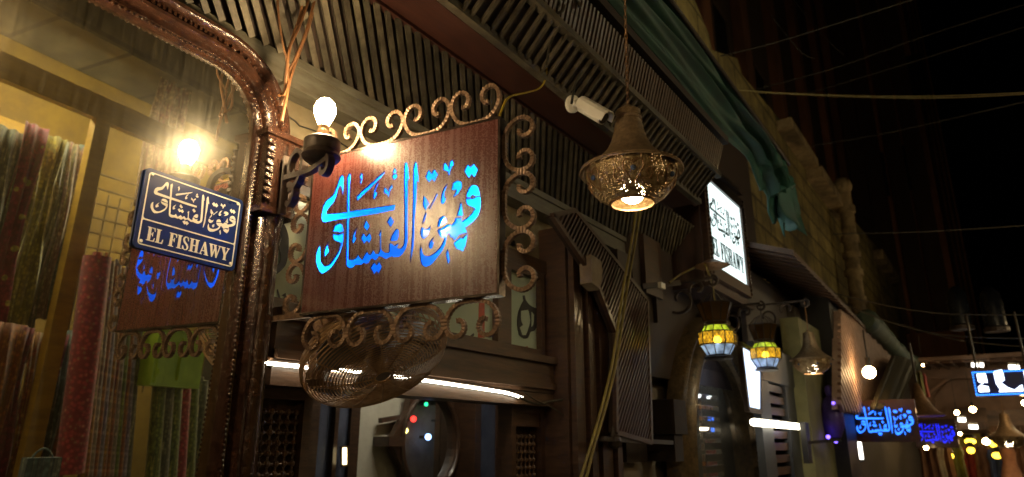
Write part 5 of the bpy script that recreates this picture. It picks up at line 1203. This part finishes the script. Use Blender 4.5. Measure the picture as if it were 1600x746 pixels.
# ------------------------------------------------------------------ fabric stall across the alley, seen in the mirror
def cloth_mat(name, c, c2, c3, kind, sc):
    m, n, l, b = nt(name); b.inputs['Roughness'].default_value = .75; b.inputs['Sheen Weight'].default_value = .3
    tc = n.new('ShaderNodeTexCoord')
    rp = n.new('ShaderNodeValToRGB'); rp.color_ramp.interpolation = 'CONSTANT'
    e = rp.color_ramp.elements; e[0].color = (*c, 1); e[0].position = 0; e[1].color = (*c2, 1); e[1].position = .5; x = e.new(.72); x.color = (*c3, 1)
    if kind == 'stripe':
        wv = n.new('ShaderNodeTexNoise'); mp = n.new('ShaderNodeMapping'); mp.inputs['Scale'].default_value = (sc, sc, .05); l.new(tc.outputs['Object'], mp.inputs[0]); l.new(mp.outputs[0], wv.inputs[0]); wv.inputs['Scale'].default_value = 1; wv.inputs['Detail'].default_value = 2
        mr = n.new('ShaderNodeMapRange'); mr.inputs[1].default_value = .3; mr.inputs[2].default_value = .7; l.new(wv.outputs[0], mr.inputs[0]); l.new(mr.outputs[0], rp.inputs[0])
    else:
        vo = n.new('ShaderNodeTexVoronoi'); vo.inputs['Scale'].default_value = sc; l.new(tc.outputs['Object'], vo.inputs[0])
        mr = n.new('ShaderNodeMapRange'); mr.inputs[1].default_value = .75; mr.inputs[2].default_value = 0.0; l.new(vo.outputs['Distance'], mr.inputs[0]); l.new(mr.outputs[0], rp.inputs[0])
        # woven motif: small dark flecks over the stripes or dots
    v2 = n.new('ShaderNodeTexVoronoi'); v2.inputs['Scale'].default_value = 34; l.new(tc.outputs['Object'], v2.inputs[0])
    r2 = n.new('ShaderNodeMapRange'); r2.inputs[1].default_value = .15; r2.inputs[2].default_value = .55; r2.inputs[3].default_value = 1.0; r2.inputs[4].default_value = .45; l.new(v2.outputs['Distance'], r2.inputs[0])
    mm = n.new('ShaderNodeMix'); mm.data_type = 'RGBA'; mm.blend_type = 'MULTIPLY'; mm.inputs[0].default_value = 1
    l.new(rp.outputs[0], mm.inputs[6]); l.new(r2.outputs[0], mm.inputs[7]); l.new(mm.outputs[2], b.inputs['Base Color'])
    return m
PAL = [((.26,.015,.04),(.34,.03,.05),(.55,.42,.08),'dot',9),((.46,.40,.04),(.28,.25,.04),(.6,.56,.14),'stripe',40),((.12,.13,.07),(.2,.2,.1),(.45,.42,.2),'stripe',60),((.42,.32,.2),(.25,.1,.08),(.5,.42,.3),'stripe',50),((.36,.10,.02),(.5,.2,.03),(.22,.03,.03),'stripe',45),
       ((.12,.2,.18),(.08,.12,.12),(.3,.35,.25),'stripe',60),((.48,.05,.06),(.55,.09,.08),(.62,.26,.16),'dot',28),((.55,.26,.04),(.38,.07,.03),(.55,.42,.2),'stripe',55),((.35,.3,.34),(.2,.12,.2),(.5,.4,.35),'stripe',70),((.2,.26,.04),(.10,.15,.03),(.42,.44,.08),'stripe',50)]
CM = [cloth_mat('patterned_fabric_%s' % n_, *PAL[i]) for i, n_ in enumerate(('maroon','lime','olive','cream','rust','teal','rose','amber','lilac','moss'))]
NAMES = ['maroon dotted','lime striped','olive striped','cream striped','rust striped','teal striped','rose patterned','amber striped','lilac striped','moss striped']
FY = OY
# stall frame
stf = thing('stall_frame', 'ochre painted wooden frame of the fabric stall across the alley', 'stall', (1.5, FY, 0))
m = MB()
h0, h1 = mirY(0, 98, FY), mirY(215, 175, FY); hb0, hb1 = mirY(0, 130, FY), mirY(150, 185, FY)
xs = sorted((h0.x, h1.x)); zt = (h0.z+h1.z)/2
m.box((xs[0]-1.6, FY-.04, zt-.14), (xs[1]+.9, FY+.02, zt+.03))
pa, pb_ = mirY(122, 300, FY), mirY(147, 300, FY); xa, xb = sorted((pa.x, pb_.x)); m.box((xa, FY-.04, 0), (xb, FY+.03, zt-.141))
m.box((xs[0]-1.6, FY-.75, zt-.62), (xa, FY-.70, zt-.10))
obj('timber', m, OCH, stf)
m = MB(); m.box((-.8, FY-1.1, 0), (4.4, FY-1.06, 4.39)); obj('back_panel', m, mat('stall_back', (.20,.125,.014), (.11,.065,.008), rough=.8, scale=4, bump=.2), stf)
m = MB()
g0, g1 = mirY(158, 175, FY-.3), mirY(300, 175, FY-.3); gx0, gx1 = sorted((g0.x, g1.x))
for i in range(14): z = 1.9+i*.11; m.bar((gx0,FY-.3,z),(gx1,FY-.3,z+.03),.012,.012)
for i in range(9): x = gx0+(gx1-gx0)*i/8; m.bar((x,FY-.3,1.8),(x,FY-.3,3.2),.012,.012)
obj('wire_grid', m, LEDGE, stf)
def cloth(px0, px1, py0, py1, Y, ci, label, folds, dep=.10, group='fabrics hanging in the stall across the alley', lean=0.):
    a, b = mirY(px0, (py0+py1)/2, Y), mirY(px1, (py0+py1)/2, Y); z1 = mirY((px0+px1)/2, py0, Y).z; z0 = mirY((px0+px1)/2, py1, Y).z
    x0, x1 = min(a.x,b.x), max(a.x,b.x); t = MB(); ns_, nz_ = folds*6, 10; vs = []
    ph = random.random()*6
    for i in range(ns_+1):
        for j in range(nz_+1):
            u, v = i/ns_, j/nz_; amp = dep*(.35+.65*v)
            vs.append((x0+(x1-x0)*u+lean*(1-v)+.01*sin(v*5+ph+u*9), Y-amp*(1-cos(u*2*pi*folds+ph))*.5+.02*sin(v*7+ph), z1+(z0-z1)*v*(1+.02*sin(u*8+ph))))
    k_ = nz_+1; t.add(vs, [(i*k_+j, i*k_+j+1, (i+1)*k_+j+1, (i+1)*k_+j) for i in range(ns_) for j in range(nz_)])
    o = obj('hanging_fabric', t, CM[ci], None, True, base=((x0+x1)/2, Y, z0)); o.modifiers.new('th','SOLIDIFY').thickness = .003
    tag(o, label, 'fabric', group)
rows = [(-40,8,186,520,2),(2,44,182,500,0),(34,58,196,520,1),(50,76,204,515,1),(68,92,210,520,2),(84,106,214,500,3),(98,123,218,505,5),(104,124,300,520,8)]
for q, (a, b, c, d, ci) in enumerate(rows):
    cloth(a, b, c, d, FY-.12-.02*q, ci, '%s fabric hanging in the upper row of the stall, %s' % (NAMES[ci], ('at the far side','beside the frame opening','in narrow folds','in deep folds','next to the post','pale and narrow','grey green by the post','behind the post')[q]), 2 if b-a > 25 else 1+q % 2)
rows = [(-40,12,500,800,4),(6,30,508,800,0),(22,46,515,800,7),(38,62,510,800,4),(54,80,518,800,0),(72,98,512,800,5),(90,114,520,800,4)]
for q, (a, b, c, d, ci) in enumerate(rows):
    cloth(a, b, c, d, FY-.05-.02*q, ci, '%s fabric hanging in the lower row of the stall, %s' % (NAMES[ci], ('at the far side','second in the row','third in the row','fourth in the row','fifth in the row','sixth in the row','last by the rolls')[q]), 2)
# more fabrics farther down the opposite fronts, which the arch mirror shows
for i in range(9):
    x0 = 9.2+i*.85; ci = (6,4,0,3,7,0,8,4,6)[i]; t = MB(); vs = []
    for a in range(25):
        for b in range(7): u_, v_ = a/24, b/6; vs.append((x0+.7*u_, OY-.05-.06*(1-cos(u_*2*pi*4+i)), 2.35-v_*(1.5+.2*sin(i*3))))
    t.add(vs, [(a*7+b, a*7+b+1, (a+1)*7+b+1, (a+1)*7+b) for a in range(24) for b in range(6)])
    o = obj('hanging_fabric', t, CM[ci], None, True, base=(x0, OY, .8)); o.modifiers.new('th','SOLIDIFY').thickness = .004
    tag(o, '%s fabric hanging on the far opposite fronts, %s from the stall' % (NAMES[ci], ('first','second','third','fourth','fifth','sixth','seventh','eighth','ninth')[i]), 'fabric', 'fabrics on the far opposite fronts')
# leaning rolls of cloth
def roll(px0, py0, px1, py1, Y, r, ci, label):
    a, b = mirY(px0, py0, Y), mirY(px1, py1, Y); t = MB(); t.tube([b, b.lerp(a,.3), b.lerp(a,.7), a], r, 12); t.tube([a, a+(a-b).normalized()*.03], r*.35, 8)
    o = obj('fabric_roll', t, CM[ci], None, True, base=b); tag(o, label, 'fabric roll', 'rolls of cloth leaning in the stall across the alley')
roll(152,402,108,740,FY+.12,.085,6,'thick rose patterned cloth roll leaning frontmost in the stall')
q = 0
for i in range(11):
    ci = (7,3,4,8,7,4,3,9,4,8,2)[i]; roll(166+i*5.5, 402+i*3+((i*37) % 11), 130+i*6.6, 745, FY+.06-.03*i, .033, ci, '%s thin cloth roll leaning in the stall, number %s from the rose roll' % (NAMES[ci], ('one','two','three','four','five','six','seven','eight','nine','ten','eleven')[i]))
for i in range(6):
    ci = (9,2,9,6,9,2)[i]; roll(250+i*13, 590+((i*29) % 14), 236+i*14, 770, FY-.25-.02*i, .05, ci, '%s thick cloth roll leaning under the green box, number %s from the thin rolls' % (NAMES[ci], ('one','two','three','four','five','six')[i]))
# lime green electrical box
a, b = mirY(247, 515, FY-.08), mirY(308, 608, FY-.08); xa, xb = sorted((a.x, b.x)); za, zb = b.z, a.z
eb_ = thing('electrical_box', 'lime green painted electrical box on the stall wall across the alley', 'electrical box', (xa, FY-.1, za))
LIME = mat('lime_green_paint', (.42,.62,.06), (.3,.48,.04), rough=.45, scale=8, bump=.1)
m = MB(); m.box((xa, FY-.25, za), (xb, FY-.06, zb)); m.box((xa+.02, FY-.058, za+.02), (xb-.02, FY-.045, zb-.02)); m.box((xa-.01,FY-.26,zb+.002),(xb+.01,FY-.03,zb+.02)); obj('box', m, LIME, eb_)
m = MB(); mx_ = (xa+xb)/2; m.box((mx_-.02,FY-.043,za+.05),(mx_+.02,FY-.02,zb-.04)); m.cyl((xa+.05,FY-.04,zb-.10),(xb-.04,FY-.04,zb-.06),.012,8); m.box((xa+.03,FY-.043,za+.08),(xa+.09,FY-.03,za+.12)); obj('latch', m, LIME, eb_)
cl = MB(); a, b = mirY(42, 716, FY+.35), mirY(96, 716, FY+.35); xa2, xb2 = sorted((a.x,b.x)); zt2 = a.z
cl.box((xa2, FY+.30, zt2-.42), (xb2, FY+.36, zt2)); cl.tube(catmull([(xa2+.04,FY+.33,zt2),(xa2+.06,FY+.33,zt2+.03),((xa2+xb2)/2,FY+.33,zt2+.05),(xb2-.06,FY+.33,zt2+.03),(xb2-.04,FY+.33,zt2)],4),.006,6)
tag(obj('printed_bag', cl, CM[5], base=(xa2,FY+.33,zt2-.42)), 'blue patterned bag standing low in front of the stall', 'bag')
# dim curtain of the next doorway
cloth(236,292,70,330,FY-.5,3,'pale cream striped curtain hanging in the doorway beside the stall', 4)
# unseen fill lamps added over the stall and opposite fronts, outside the mirror's view
def tube_fix(p, q, s_, label, r=.016):  # unseen tubes added to brighten the fabrics and the fronts
    t = thing('fill_tube_light', label, 'tube light', p, 'unseen tube lights added over the shops across the alley'); p, q = V(p), V(q)
    obj('tube', MB().cyl(p, q, r, 10), emit('fill_tube_%s' % s_, (1,.90,.60), float(s_)), t); obj('housing', MB().bar(p+uz*.045, q+uz*.045, .06, .035), WHITEM, t)
tube_fix((xs[0]-.3,FY-.22,zt+.02),(xs[0]+1.2,FY-.22,zt+.02),230,'unseen tube light added behind the ochre header of the fabric stall')
tube_fix((xs[0]+1.5,FY-.22,zt+.04),(xs[0]+2.6,FY-.22,zt+.04),170,'unseen tube light added behind the ochre header over the cloth rolls')
def globe(p, r, s_, label):  # unseen globes added as fill light for the cafe front and ochre wall
    t = thing('fill_globe', label, 'fill lamp', p, 'unseen fill globes added across the alley'); p = V(p)
    obj('globe', MB().ball(p, r, 16, 10), emit('fill_globe_light_%d' % s_, (1,.72,.36), float(s_)), t, True); obj('bracket', MB().bar(p-uz*(r+.01), (p.x, FY-.5, p.z-r-.06), .03,.03), DIRON, t)
globe((-1.6,FY-.15,2.9), .08, 180, 'unseen fill globe added before the fabric stall, at the near end of the house front')
globe((4.7,FY-.15,2.9), .07, 110, 'unseen fill globe added near the fabric stall across the alley')
globe((8.5,FY-.1,3.3), .09, 80, 'unseen fill globe added halfway down the house front across the alley')
tube_fix((10,OY+.25,2.75),(12.4,OY+.25,2.75),28,'unseen tube light added over the far fabrics, nearer one'); tube_fix((13.6,OY+.25,2.75),(16,OY+.25,2.75),29,'unseen tube light added over the far fabrics, farther one')
globe((13,FY-.1,3.3), .09, 90, 'unseen fill globe added far down the house front across the alley')
